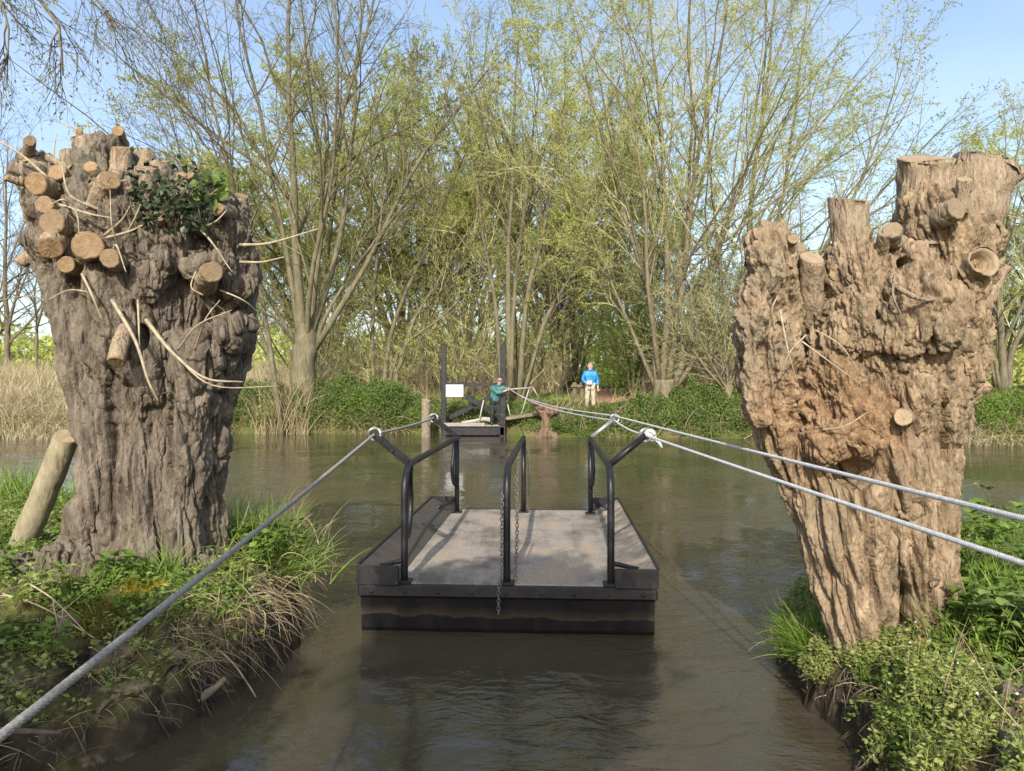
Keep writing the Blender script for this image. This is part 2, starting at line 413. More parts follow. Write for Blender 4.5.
def spawn(Pt, R, M, t0, t1, ang, lenf, K, up, wob, grav, rfrac, rng, rmin=.003, lmin=0, taper=.75):
    N, K0, _ = Pt.shape
    t = (np.arange(M)[None]+rng.uniform(0, 1, (N, M)))/M*(t1-t0)+t0
    x = t*(K0-1); i = np.minimum(x.astype(int), K0-2); f = (x-i)[..., None]
    n = np.arange(N)[:, None]
    p = Pt[n, i]*(1-f)+Pt[n, i+1]*f; tan = unit(Pt[n, i+1]-Pt[n, i])
    rp = R[n, i]*(1-f[..., 0])+R[n, i+1]*f[..., 0]
    PL = np.linalg.norm(np.diff(Pt, axis=1), axis=2).sum(1)[:, None]
    L = np.maximum(PL*lenf*(1.15-.75*t)*rng.uniform(.6, 1.25, (N, M)), lmin)
    v = rng.normal(size=(N, M, 3)); v = unit(v-(v*tan).sum(-1, keepdims=True)*tan)
    a = np.radians(ang)*rng.uniform(.65, 1.3, (N, M))[..., None]
    d = tan*np.cos(a)+v*np.sin(a); d[..., 2] += up; d = unit(d)
    p = p.reshape(-1, 3); d = d.reshape(-1, 3); L = L.ravel(); out = [p]
    for k in range(K-1):
        p = p+d*(L/(K-1))[:, None]; out.append(p)
        d = d+rng.normal(size=d.shape)*wob; d[:, 2] += grav; d = unit(d)
    r0 = np.maximum(rp.ravel()*rfrac, rmin)
    r = r0[:, None]*(1-taper*np.linspace(0, 1, K)[None])
    return np.stack(out, 1), r
def resamp(stems, K):
    return np.stack([smoothpath(s, K) for s in stems])

def make_tree(name, label, stems, radii, bark, twig, leaf, rng, group=None, cat='tree', nb=14, nt=10, ns=6, nl=6, leaf_l=.10, leaf_w=.035,
              trunk=None, ang=38, up=.12, t0=.22, lenf=.5, droop=.0, wob=.16, twig_r=.006, leaf_mats=None, origin=None):
    """stems: list of world polylines; trunk: list of (polyline, radii) thick pieces"""
    base = np.asarray(origin if origin is not None else stems[0][0], float)
    root = empty(name, base, label, cat, group)
    SP = resamp(stems, 14); SR = np.array(radii)[:, None]*(1-.9*np.linspace(0, 1, 14)[None]**.85)
    # a little natural wander
    w = np.stack([fbm(np.stack([SP[..., 2]*.35+k*9, np.arange(len(SP))[:, None]*7.7+SP[..., 2]*0, SP[..., 2]*0+k*3.3+base[0]], -1), 3) for k in range(3)], -1)
    SP = SP+w*np.array([.22, .22, .05])*np.linspace(0, 1, 14)[None, :, None]
    tb = MB()
    for s in range(len(SP)):
        V, q, t = tube(SP[s], SR[s], 9); tb.add(V, q, t)
    if trunk:
        for pth, rr in trunk:
            pp = smoothpath(pth, 16); r = np.interp(np.linspace(0, 1, 16), np.linspace(0, 1, len(rr)), rr)
            V, q, t = tube(pp, r, 14)
            V = V+unit(V-pp.mean(0))*(fbm(V*2.5, 3)*.07)[:, None]*min(1., rr[0]*3)
            tb.add(V, q, t)
    B, BR = spawn(SP, SR, nb, t0, .97, ang, lenf, 8, up, wob*.7, .02, .55, rng, .012)
    keep = BR[:, 0] > .03
    V, q = tubes(B, BR, 5); tb.add(V, q)
    T_, TR = spawn(B, BR, nt, .15, .98, ang, .48, 6, up*.6, wob, -droop, .55, rng, .006, .5)
    U, UR = spawn(T_, TR, ns, .12, 1., ang*.9, .5, 5, up*.3, wob, -droop*1.5, .6, rng, twig_r, .28)
    tb.out('trunk', bark, root)
    cb = MB()
    V, q = tubes(T_, TR, 3); cb.add(V, q)
    V, q = tubes(U, UR, 3); cb.add(V, q)
    if nl:
        n = len(U); t = rng.uniform(.1, 1., (n, nl)); x = t*4; i = np.minimum(x.astype(int), 3); f = (x-i)[..., None]; k = np.arange(n)[:, None]
        C = (U[k, i]*(1-f)+U[k, i+1]*f).reshape(-1, 3); tan = (U[k, i+1]-U[k, i]).reshape(-1, 3)
        D = unit(tan)*.6+rng.normal(size=tan.shape)*.6; D[:, 2] -= .1
        V, q = leaves(C, D, leaf_l*rng.uniform(.6, 1.3, len(C)), leaf_w*rng.uniform(.7, 1.3, len(C)), rng)
        cb.add(V, q, m=1)
    c = cb.out('crown', [twig, leaf], root, smooth=False)
    return root

# ------------------------------------------------------------------ voxel bodies (old trunks)
def voxel_mesh(chains, voxel, smooth=6):
    """union of sphere chains [(points, radii)], remeshed to one skin; returns verts, quads"""
    Vs = []; Qs = []; Ts = []; n = 0
    us, vs = 18, 11
    th = np.linspace(0, 2*np.pi, us, endpoint=False); ph = np.linspace(0, np.pi, vs)[1:-1]
    sph = np.stack([np.outer(np.sin(ph), np.cos(th)), np.outer(np.sin(ph), np.sin(th)), np.outer(np.cos(ph), np.ones(us))], -1).reshape(-1, 3)
    sph = np.vstack([sph, [0, 0, 1.], [0, 0, -1.]]); m = len(ph)
    idx = np.arange(m*us).reshape(m, us)
    q = np.stack([idx[:-1], idx[1:], np.roll(idx[1:], -1, 1), np.roll(idx[:-1], -1, 1)], -1).reshape(-1, 4)
    j = np.arange(us)
    t = np.vstack([np.stack([np.full(us, m*us), idx[0], np.roll(idx[0], -1)], 1), np.stack([np.full(us, m*us+1), np.roll(idx[-1], -1), idx[-1]], 1)])
    for pts, rad in chains:
        pts = np.asarray(pts, float); rad = np.asarray(rad, float)
        if len(pts) == 1: samples = [(pts[0], rad[0])]
        else:
            samples = []
            for k in range(len(pts)-1):
                L = np.linalg.norm(pts[k+1]-pts[k]); c = max(2, int(L/(.22*min(rad[k], rad[k+1])))+1)
                for s in np.linspace(0, 1, c): samples.append((pts[k]*(1-s)+pts[k+1]*s, rad[k]*(1-s)+rad[k+1]*s))
        for p, r in samples:
            Vs.append(sph*r+p); Qs.append(q+n); Ts.append(t+n); n += len(sph)
    o = build('tmp', np.concatenate(Vs), [np.concatenate(Qs), np.concatenate(Ts)], [])
    md = o.modifiers.new('r', 'REMESH'); md.mode = 'VOXEL'; md.voxel_size = voxel
    dg = bpy.context.evaluated_depsgraph_get(); me = bpy.data.meshes.new_from_object(o.evaluated_get(dg))
    N = len(me.vertices); V = np.empty(N*3); me.vertices.foreach_get('co', V); V = V.reshape(-1, 3)
    lt = np.empty(len(me.loops), int); me.loops.foreach_get('vertex_index', lt)
    sz = np.empty(len(me.polygons), int); me.polygons.foreach_get('loop_total', sz)
    st = np.empty(len(me.polygons), int); me.polygons.foreach_get('loop_start', st)
    Q = lt[st[sz == 4][:, None]+np.arange(4)]
    T = lt[st[sz == 3][:, None]+np.arange(3)] if (sz == 3).any() else np.zeros((0, 3), int)
    old = o.data; bpy.data.objects.remove(o); bpy.data.meshes.remove(old); bpy.data.meshes.remove(me)
    for _ in range(smooth): V = lap(V, Q, T)
    return V, Q, T
def lap(V, Q, T, w=.6):
    e = np.concatenate([Q[:, [0, 1]], Q[:, [1, 2]], Q[:, [2, 3]], Q[:, [3, 0]]])
    if len(T): e = np.concatenate([e, T[:, [0, 1]], T[:, [1, 2]], T[:, [2, 0]]])
    n = len(V); a = np.concatenate([e[:, 0], e[:, 1]]); b = np.concatenate([e[:, 1], e[:, 0]])
    c = np.bincount(a, minlength=n)[:, None]; s = np.stack([np.bincount(a, V[b, k], n) for k in range(3)], 1)
    return V+(s/np.maximum(c, 1)-V)*w
def vnorm(V, Q, T):
    N = np.zeros_like(V); fn = np.cross(V[Q[:, 2]]-V[Q[:, 0]], V[Q[:, 3]]-V[Q[:, 1]])
    for k in range(4):
        for ax in range(3): N[:, ax] += np.bincount(Q[:, k], fn[:, ax], len(V))
    if len(T):
        fn = np.cross(V[T[:, 1]]-V[T[:, 0]], V[T[:, 2]]-V[T[:, 0]])
        for k in range(3):
            for ax in range(3): N[:, ax] += np.bincount(T[:, k], fn[:, ax], len(V))
    return unit(N)
def ridges(p, f, zs, warp=.5, seed=0.):
    """long plates split by fissures: 0 in the fissure, towards 1 on the plate"""
    q = p*np.array([f, f, f*zs])+seed
    w = np.stack([pn(q*.55+11), pn(q*.55+37), pn(q*.55+71)], -1)*warp
    return np.clip(np.abs(pn(q+w))*3.6, 0, 1)**.6
def flakes(p, f, zs, steps=4, seed=0.):
    """flat scales of bark at different heights with crisp edges"""
    q = p*np.array([f, f, f*zs])+seed; v = fbm(q, 3)*steps
    k = np.floor(v); t = v-k; return (k+sstep(.0, .22, t))/steps

def stub(path, r, parent, bark, cut, rng, name='cut_limb', tilt=.1, rough=.02, flare=1.35, hollow=False):
    """a sawn-off limb: rough bark sides and a flat pale cut"""
    path = smoothpath(path, 26); sides = 40
    rr = r*np.interp(np.linspace(0, 1, 26), [0, .35, 1], [flare, 1.05, 1.])
    V, q, _ = tube(path, rr, sides, False)
    c = np.repeat(path, sides, 0); rad = unit(V-c)
    s = rng.uniform(0, 50)
    n = (ridges(V+s, 22*(.09/max(r, .03))**.5, .22, .5)-.5)*rough*1.1+fbm((V+s)*9, 3)*rough*1.2
    rough_k = min(1., r*6); V = V+rad*(n*rough_k)[:, None]
    end = V[-sides:].copy(); ax = unit(path[-1]-path[-3])
    tl = unit(rng.normal(size=3))
    if ax[2] > .75: tl = unit(np.array([rng.normal()*.4, 1., 0])); tilt = .32
    lift = ((end-path[-1])@tl)*tilt
    V[-sides:] = path[-1]+(end-path[-1]) - ((end-path[-1])@ax)[:, None]*ax+lift[:, None]*ax
    mb = MB(); mb.add(V, q)
    E = V[-sides:]; rings = [E]; cen = E.mean(0)
    qq = []; allV = [E]
    for k, f in enumerate((.93, .8, .6, .4, .2)):
        h = (.006 if k == 0 else .004)+rng.normal(size=(sides, 1))*.0015
        if hollow: h = h-np.array([0, .01, .05, .1, .12])[k]
        allV.append(cen+(E-cen)*f+ax*h)
    for k in range(5):
        i = np.arange(sides)+k*sides; qq.append(np.stack([i, np.roll(i, -1), np.roll(i, -1)+sides, i+sides], 1))
    W = np.vstack(allV+[cen+ax*(-.12 if hollow else .004)]); i = np.arange(sides)+5*sides
    mb.add(W, np.concatenate(qq), np.stack([i, np.roll(i, -1), np.full(sides, 6*sides)], 1), 1)
    o = mb.out(name, [bark, cut], parent)
    rad_ = np.concatenate([np.ones(len(V)), np.ones(sides)]+[np.full(sides, f) for f in (.93, .8, .6, .4, .2)]+[[0.]])
    at = o.data.attributes.new('ring', 'FLOAT', 'POINT'); at.data.foreach_set('value', rad_); return o
def twig_obj(paths, r, mat, parent, name='twig'):
    mb = MB()
    for p in paths:
        pp = smoothpath(p, 18); V, q, t = tube(pp, np.linspace(r, r*.35, 18), 6); mb.add(V, q, t)
    return mb.out(name, mat, parent)

# ================================================================== LIGHT, SKY, CAMERA
W = bpy.data.worlds.new('World'); S.world = W; W.use_nodes = True
wt = W.node_tree; wt.nodes.clear()
wo = wt.nodes.new('ShaderNodeOutputWorld'); wb = wt.nodes.new('ShaderNodeBackground'); sky = wt.nodes.new('ShaderNodeTexSky')
sky.sky_type = 'NISHITA'; sky.sun_disc = False
SUN_EL = 31.; SUNV = np.array([.13, 1., 0]); SUNV /= np.linalg.norm(SUNV)
sky.sun_elevation = math.radians(SUN_EL); sky.sun_rotation = math.atan2(-SUNV[0], -SUNV[1])
sky.air_density = 1.; sky.dust_density = 2.2; sky.ozone_density = 1.2
wb.inputs[1].default_value = .15
wc = wt.nodes.new('ShaderNodeTexCoord'); wm = wt.nodes.new('ShaderNodeMapping'); wn = wt.nodes.new('ShaderNodeTexNoise'); wr = wt.nodes.new('ShaderNodeValToRGB'); wx = wt.nodes.new('ShaderNodeMix'); wx.data_type = 'RGBA'
wm.inputs['Scale'].default_value = (1.2, 1.2, 3.2); wn.inputs['Scale'].default_value = 1.6; wn.inputs['Detail'].default_value = 5; wn.inputs['Roughness'].default_value = .55
wr.color_ramp.elements[0].position = .38; wr.color_ramp.elements[0].color = (.04, .04, .04, 1); wr.color_ramp.elements[1].position = .72; wr.color_ramp.elements[1].color = (.30, .30, .30, 1)
wt.links.new(wc.outputs['Generated'], wm.inputs[0]); wt.links.new(wm.outputs[0], wn.inputs['Vector']); wt.links.new(wn.outputs['Fac'], wr.inputs[0]); wt.links.new(wr.outputs[0], wx.inputs[0])
wt.links.new(sky.outputs[0], wx.inputs[6]); wx.inputs[7].default_value = (4.6, 4.9, 5.3, 1)          # thin high cloud
wt.links.new(wx.outputs[2], wb.inputs[0]); wt.links.new(wb.outputs[0], wo.inputs[0])
sl = bpy.data.lights.new('sun', 'SUN'); sl.energy = 3.5; sl.angle = math.radians(.6); sl.color = (1., .93, .82)
so = bpy.data.objects.new('sun', sl); COL.objects.link(so)
dv = Vector((SUNV[0]*math.cos(math.radians(SUN_EL)), SUNV[1]*math.cos(math.radians(SUN_EL)), -math.sin(math.radians(SUN_EL))))
so.rotation_euler = dv.to_track_quat('-Z', 'Y').to_euler(); so.location = (0, -20, 30)
cd = bpy.data.cameras.new('camera'); cam = bpy.data.objects.new('camera', cd); COL.objects.link(cam); S.camera = cam
cd.sensor_width = 36; cd.lens = 36*F/1024; cd.clip_end = 3000; cd.clip_start = .02
cam.location = (0, 0, CZ); cam.rotation_euler = (math.radians(90), 0, 0)
S.view_settings.view_transform = 'Standard'; S.view_settings.look = 'None'; S.view_settings.exposure = .85; S.view_settings.gamma = 1
S.cycles.use_denoising = True; S.cycles.denoising_prefilter = 'NONE'; S.cycles.max_bounces = 8; S.cycles.transparent_max_bounces = 8; S.cycles.sample_clamp_indirect = 6

# ================================================================== TERRAIN, WATER
EX = [-400, -60, -17, -10, -4, -1.5, 1.5, 8, 12, 16, 60, 400]; EY = [24, 24, 25.2, 27, 27, 26.4, 25.2, 24.5, 22.6, 21.6, 20, 20]
def far_edge(x): return np.interp(x, EX, EY)
def ground_z(x, y):
    s = y-far_edge(x)+.25*pn(np.stack([x*.8, y*.1, x*0], -1))
    far = -.8+1.25*sstep(-.5, .25, s)+.55*sstep(.2, 2.2, s)+.4*sstep(2, 9, s)+.25*sstep(9, 30, s)
    far = far+fbm(np.stack([x*.3, y*.3, x*0], -1), 3)*.14*sstep(.3, 3, s)
    near = 1.3*sstep(-1.3, -2.6, y)
    return far+near
def axis(spec):
    a = [np.arange(lo, hi, st) for lo, hi, st in spec]; return np.concatenate(a+[[spec[-1][1]]])
xs = axis([(-400, -60, 34), (-60, -22, 1.), (-22, 20, .25), (20, 60, 1.), (60, 400, 34)])
ys = axis([(-60, -4, 8), (-4, 0, .4), (0, 18, 1.5), (18, 42, .2), (42, 80, 1.5), (80, 600, 40)])
gx, gy = np.meshgrid(xs, ys); gz = ground_z(gx, gy)
def gridq(ny, nx):
    i = np.arange(ny*nx).reshape(ny, nx); return np.stack([i[:-1, :-1], i[:-1, 1:], i[1:, 1:], i[1:, :-1]], -1).reshape(-1, 4)
g = build('ground', np.stack([gx, gy, gz], -1), gridq(*gx.shape), M_ground); tag(g, 'riverbank ground under the trees beyond the river', 'ground', kind='structure')
w = build('river_water', [[-380, -4, 0], [380, -4, 0], [380, 30, 0], [-380, 30, 0]], np.array([[0, 1, 2, 3]]), M_water, smooth=False)
tag(w, 'murky brown river water with ripples and reflections', 'river', kind='structure')
# path behind the man in blue
pc = smoothpath([[2.6, 25.6, 0], [3.3, 27.2, 0], [4.1, 29.5, 0], [4.9, 33, 0], [5.2, 38, 0], [4.2, 46, 0]], 60)
sid = unit(np.cross(np.gradient(pc, axis=0), [0, 0, 1.]))
pv = np.stack([pc+sid*o_ for o_ in np.linspace(-1.1, 1.1, 9)], 1); pv[..., :2] += .06*RNG.normal(size=pv[..., :2].shape)*0
pv[..., 2] = ground_z(pv[..., 0], pv[..., 1])+.03
p = build('path', pv, gridq(60, 9), M_path); tag(p, 'red brown earth path leading up from the landing', 'path', kind='structure')

def poly_dist(x, y, poly):
    p = np.stack([x, y], -1); d = np.full(x.shape, 1e9); inside = np.zeros(x.shape, bool); n = len(poly)
    for k in range(n):
        a = np.array(poly[k], float); b = np.array(poly[(k+1) % n], float); e = b-a
        t = np.clip(((p-a)@e)/(e@e), 0, 1); d = np.minimum(d, np.linalg.norm(p-a-t[..., None]*e, axis=-1))
        c = (a[1] > y) != (b[1] > y)
        with np.errstate(divide='ignore', invalid='ignore'):
            xi = (b[0]-a[0])*(y-a[1])/(b[1]-a[1])+a[0]
        inside ^= c & (x < xi)
    return np.where(inside, d, -d)
POLYL = [(-14, .6), (-5, 1.6), (-3.1, 2.35), (-2.3, 2.95), (-1.86, 3.42), (-1.66, 3.9), (-1.54, 4.45), (-1.5, 5.05), (-1.62, 5.7), (-1.98, 6.4), (-2.8, 7.1), (-4.2, 7.8), (-6.5, 8.5), (-14, 9.3)]
POLYR = [(1.42, -3), (1.46, 1.5), (1.56, 3.1), (1.63, 3.7), (1.65, 4.2), (1.76, 4.8), (2.1, 5.6), (3.1, 6.3), (4.6, 6.8), (12, 7.4), (12, -3)]
def hL(x, y):
    s = poly_dist(x, y, POLYL)+.09*fbm(np.stack([x*2.3, y*2.3, x*0], -1), 4)
    w = .28+1.15*sstep(5.0, 3.7, y+.0*x)*sstep(-1.5, -2.2, x)
    t = np.clip(s/w, -1.2, 1); h = np.where(t > 0, .12*sstep(0, .12, t)+.40*(1-(1-np.clip(t, 0, 1))**1.7), t*.8)
    return h+fbm(np.stack([x*3.1, y*3.1, x*0+3], -1), 5)*.07*sstep(0, .2, s)+.06*sstep(-3, -6, x)
def hR(x, y):
    s = poly_dist(x, y, POLYR)+.09*fbm(np.stack([x*2.6, y*2.6, x*0+8], -1), 4)
    t = np.clip(s/.36, -1.2, 1); h = np.where(t > 0,   .10*sstep(0, .1, t)+.37*(1-(1-np.clip(t, 0, 1))**1.6), t*.8)
    return h+fbm(np.stack([x*3.1, y*3.1, x*0+5], -1), 5)*.07*sstep(0, .2, s)+.05*sstep(2.4, 4, x)
def bank(name, hf, x0, x1, y0, y1, st, mat, label):
    x, y = np.meshgrid(np.arange(x0, x1, st), np.arange(y0, y1, st)); z = hf(x, y)
    V = np.stack([x, y, z], -1)
    k = sstep(.02, .35, z)*sstep(.5, .2, z)
    o_ = np.stack([fbm(V*7+k_*13, 4) for k_ in range(3)], -1)*np.array([.07, .07, .035])
    V = V+o_*(.35+.9*k[..., None]); V[..., 2] += (fbm(V*16, 3)*.022+ridges(V, 22, 1., .8)*.012)*sstep(-.02, .06, z)
    q = gridq(*x.shape); zz = z.ravel(); keep = zz[q].max(1) > -.35
    o = build(name, V, q[keep], mat); tag(o, label, 'bank', kind='structure'); return o
bank('riverbank_left', hL, -6.6, -1.2, 1.5, 9.2, .022, M_soil, 'dark earth bank under the grey willow stump')
bank('riverbank_right', hR, 1.25, 6.2, 1.3, 7.6, .022, M_soil, 'earth bank with low plants under the pale willow stump')

def dent(V, D, px, py, rx, ry, dep):
    """push a hollow straight into the trunk"""
    a = V[:, 0]/V[:, 1]*F+CX-px; b = CY-(V[:, 2]-CZ)/V[:, 1]*F-py; r2 = (a/rx)**2+(b/ry)**2
    w = np.clip(1.25-r2, 0, 1)*(V[:, 1] < D); w = w*w*(3-2*w); V = V.copy(); V[:, 1] += dep*w; return V
# ================================================================== LEFT POLLARD
DL = 5.3
def chain(d, *pts):
    """pts: (px, py, radius px, depth offset m)"""
    return [P(a, b, d+e) for a, b, r, e in pts], [r*d/F for a, b, r, e in pts]
rootL = empty('pollard_willow', P(150, 560, DL), 'grey brown pollarded willow stump with ivy on top, leaning log at its left', 'tree stump')
cl = [chain(DL, (150, 590, 66, 0), (152, 540, 66, 0), (158, 470, 66, 0), (158, 400, 74, 0), (155, 340, 82, 0), (150, 290, 84, 0), (142, 250, 80, 0)),
      chain(DL, (70, 575, 30, -.1), (88, 545, 34, -.12), (102, 500, 30, -.18), (104, 450, 26, -.2), (100, 395, 30, -.2), (96, 350, 34, -.2), (88, 300, 36, -.15)),
      chain(DL, (200, 575, 26, 0), (204, 520, 24, -.05), (208, 460, 24, -.1), (218, 400, 24, -.1), (226, 340, 26, -.12)),
      chain(DL, (150, 570, 34, -.28), (150, 520, 34, -.24), (146, 460, 32, -.25), (142, 410, 30, -.22)),
      chain(DL, (185, 575, 20, -.34), (186, 530, 20, -.3), (190, 470, 20, -.3), (196, 400, 24, -.3), (200, 350, 26, -.3)),
      chain(DL, (96, 300, 44, -.05), (84, 260, 46, -.05), (72, 225, 40, 0), (55, 190, 30, 0)),
      chain(DL, (55, 200, 26, 0), (40, 172, 18, 0)),
      chain(DL, (120, 240, 52, 0), (110, 205, 46, 0), (105, 175, 36, 0)),
      chain(DL, (215, 310, 38, -.05), (222, 260, 36, -.05), (226, 222, 26, -.05), (232, 208, 15, -.05)),
      chain(DL, (170, 260, 60, -.1), (175, 225, 44, -.05), (168, 205, 40, 0)),
      chain(DL, (235, 290, 20, -.2), (246, 285, 12, -.2)), chain(DL, (150, 285, 15, -.5), (158, 262, 15, -.5)),
      chain(DL, (60, 250, 22, -.25), (44, 240, 18, -.2)), chain(DL, (100, 330, 24, -.30), (112, 300, 26, -.34)),
      chain(DL, (200, 270, 15, -.42), (212, 262, 12, -.46)), chain(DL, (226, 330, 16, -.3), (246, 322, 8, -.3)),
      chain(DL, (75, 560, 24, -.3), (30, 572, 20, -.45), (-40, 580, 16, -.5)), chain(DL, (120, 570, 24, -.4), (60, 588, 16, -.6), (10, 598, 10, -.75)),
      chain(DL, (195, 565, 20, -.3), (240, 588, 12, -.3), (270, 620, 8, -.3))]
xc = P(152, 400, DL)[0]; cl = [([np.array([xc+(q_[0]-xc)*(.92 if q_[2] < 1.75 else 1.), q_[1], q_[2]]) for q_ in p_], [r_*(.90 if q_[2] > 1.75 else .83) for q_, r_ in zip(p_, rr_)]) for p_, rr_ in cl]
V, Q, T = voxel_mesh(cl, .0060, 14)
N = vnorm(V, Q, T); z = V[:, 2]
up = sstep(2.0, 2.9, z)
tw = V.copy(); tw[:, 0] += (z-.5)*.12
d = (ridges(tw, 4.0, .16, .4)-.6)*.05*(1-.3*up)+(ridges(tw, 11, .11, .45, 5.)-.6)*.056*(1-.3*up)+(ridges(tw, 26, .16, .5, 9.)-.6)*.018+(ridges(V, 58, .35, .6, 2.)-.6)*.006
d += flakes(tw, 9, .22, 5, 3.)*.022+flakes(tw, 24, .3, 4, 7.)*.009
d += up*(fbm(V*4.5, 2)*.055+(ridges(tw, 8, .35, .8, 3.)-.5)*.026+(ridges(V, 24, .4, .8, 8.)-.5)*.018+flakes(tw, 9, .45, 4, 1.)*.03)+fbm(V*2.2+4, 2)*.04-.012
for c, dep, s in ((P(141, 338, DL-.62), .20, .075), (P(195, 242, DL-.6), .12, .07), (P(120, 400, DL-.5), .10, .10), (P(118, 450, DL-.45), .09, .09),
                  (P(205, 280, DL-.5), .10, .06), (P(70, 270, DL-.5), .1, .08), (P(178, 330, DL-.55), .07, .09)):
    q_ = (V-c)*np.array([1.3, .6, .75]); d -= dep*np.exp(-(q_**2).sum(1)/s**2)
V = V+N*d[:, None]
for h_ in ((141, 337, 8, 13, .22), (113, 400, 8, 70, .06), (116, 475, 8, 70, .05), (172, 430, 4, 60, .05), (197, 242, 12, 10, .14), (72, 285, 8, 16, .12), (205, 330, 7, 22, .08), (150, 500, 3, 40, .04), (60, 230, 8, 7, .10)): V = dent(V, DL-.05, *h_)
build('trunk', V, [Q, T] if len(T) else Q, M_barkL, rootL)
r1 = np.random.default_rng(11)
def stubs(root, d0, rows, bark, cut, rng, hollow=(), flare=1.3):
    for k, (x0, y0, x1, y1, r, e0, e1) in enumerate(rows):
        a = P(x0, y0, d0+e0); b = P(x1, y1, d0+e1); m = (a+b)/2+rng.normal(size=3)*.012
        stub([a, m, b], r*d0/F, root, bark, cut, rng, tilt=rng.uniform(.05, .3), rough=.018, hollow=k in hollow, flare=flare)
stubs(rootL, DL, [(118, 215, 104, 137, 14, 0, -.02), (92, 200, 86, 144, 13, .05, .05), (74, 195, 70, 152, 9, .1, .15), (52, 215, 30, 162, 15, 0, -.02),
                  (60, 195, 36, 183, 10, -.15, -.42), (75, 190, 57, 172, 8, -.1, -.3), (96, 215, 110, 180, 9, -.35, -.52), (108, 212, 124, 186, 6, -.3, -.42),
                  (90, 225, 52, 222, 11, -.2, -.55), (92, 255, 88, 246, 12, -.3, -.68), (70, 238, 50, 248, 10, -.3, -.6), (55, 240, 33, 240, 10, -.1, -.2),
                  (82, 268, 66, 265, 7, -.3, -.58), (150, 190, 138, 152, 12, .1, .12), (165, 205, 160, 166, 14, .05, .1), (128, 330, 116, 362, 7, -.5, -.72), (92, 225, 84, 136, 10, -.12, -.14), (112, 230, 122, 148, 9, -.18, -.2), (48, 210, 18, 172, 10, .05, .05), (140, 220, 146, 168, 10, -.25, -.3), (182, 225, 188, 186, 11, -.1, -.1), (228, 240, 240, 196, 8, .0, .0), (205, 285, 212, 272, 9, -.35, -.62), (64, 215, 44, 205, 8, -.25, -.5), (120, 262, 110, 258, 8, -.4, -.72)], M_stubL, M_cutL, r1, flare=1.1)
twL = [([P(60, 190, DL-.3), P(28, 160, DL-.35), P(0, 142, DL-.4), P(-30, 132, DL-.4)], .012), ([P(100, 210, DL-.5), P(70, 195, DL-.6), P(62, 165, DL-.6)], .012),
       ([P(112, 300, DL-.6), P(135, 340, DL-.72), P(148, 380, DL-.75), P(159, 402, DL-.7)], .014), ([P(146, 320, DL-.66), P(172, 352, DL-.78), P(205, 378, DL-.8), P(243, 382, DL-.7)], .014),
       ([P(150, 326, DL-.66), P(180, 360, DL-.8), P(215, 386, DL-.8), P(280, 386, DL-.7)], .008), ([P(240, 245, DL-.3), P(270, 243, DL-.35), P(318, 229, DL-.4)], .012),
       ([P(240, 262, DL-.3), P(262, 262, DL-.35), P(284, 257, DL-.4)], .011), ([P(60, 205, DL-.5), P(90, 214, DL-.62), P(112, 218, DL-.6)], .012),
       ([P(104, 236, DL-.6), P(122, 220, DL-.75), P(130, 206, DL-.8)], .011), ([P(106, 238, DL-.6), P(128, 232, DL-.75), P(143, 225, DL-.75)], .011), ([P(128, 232, DL-.72), P(134, 220, DL-.78), P(141, 204, DL-.8)], .008),
       ([P(190, 220, DL-.4), P(210, 240, DL-.55), P(232, 272, DL-.55)], .010), ([P(200, 228, DL-.45), P(215, 222, DL-.55), P(227, 210, DL-.55)], .009),
       ([P(82, 274, DL-.6), P(92, 295, DL-.68), P(102, 320, DL-.65)], .010), ([P(112, 262, DL-.6), P(116, 245, DL-.7), P(126, 272, DL-.75)], .009), ([P(88, 160, DL), P(76, 134, DL), P(62, 121, DL)], .012), ([P(94, 160, DL), P(89, 130, DL), P(85, 119, DL)], .007),
       ([P(62, 195, DL-.2), P(54, 160, DL-.1), P(56, 134, DL)], .010), ([P(195, 350, DL-.6), P(205, 320, DL-.75), P(220, 300, DL-.7)], .007), ([P(178, 350, DL-.6), P(198, 325, DL-.75), P(232, 310, DL-.7)], .007),
       ([P(72, 215, DL-.5), P(64, 200, DL-.62), P(50, 205, DL-.6)], .010), ([P(120, 250, DL-.6), P(112, 225, DL-.72), P(110, 190, DL-.7)], .007), ([P(138, 300, DL-.6), P(139, 330, DL-.74), P(140, 350, DL-.7)], .008),
       ([P(158, 395, DL-.6), P(172, 392, DL-.75), P(175, 402, DL-.72)], .006), ([P(62, 205, DL-.5), P(76, 212, DL-.65), P(80, 240, DL-.62)], .009), ([P(220, 290, DL-.5), P(243, 300, DL-.5), P(258, 312, DL-.4)], .007)]
for p_, r_ in twL: twig_obj([p_], r_, M_twig if r_ > .0065 and p_[0][2] > .5 else M_twigd, rootL)
def small_stubs(V, N, root, d0, zmin, n, bark, cut, rng, rmax):
    ok = np.where((V[:, 2] > zmin) & (N[:, 1] < .25))[0]
    for k in rng.choice(ok, n, replace=False):
        dr = unit(N[k]+[0, -.1, .55]+rng.normal(size=3)*.35); r = rng.uniform(.012, rmax); L = rng.uniform(.03, .12)+r
        stub([V[k]-dr*.06, V[k]+dr*L*.4, V[k]+dr*L], r, root, bark, cut, rng, tilt=rng.uniform(.1, .7), rough=.02, flare=1.35)
small_stubs(V, vnorm(V, Q, T), rootL, DL, 2.65, 30, M_stubL, M_cutL, np.random.default_rng(15), .045)
r5 = np.random.default_rng(16); ok = np.where((V[:, 2] > 2.3) & (V[:, 1] < DL-.25))[0]
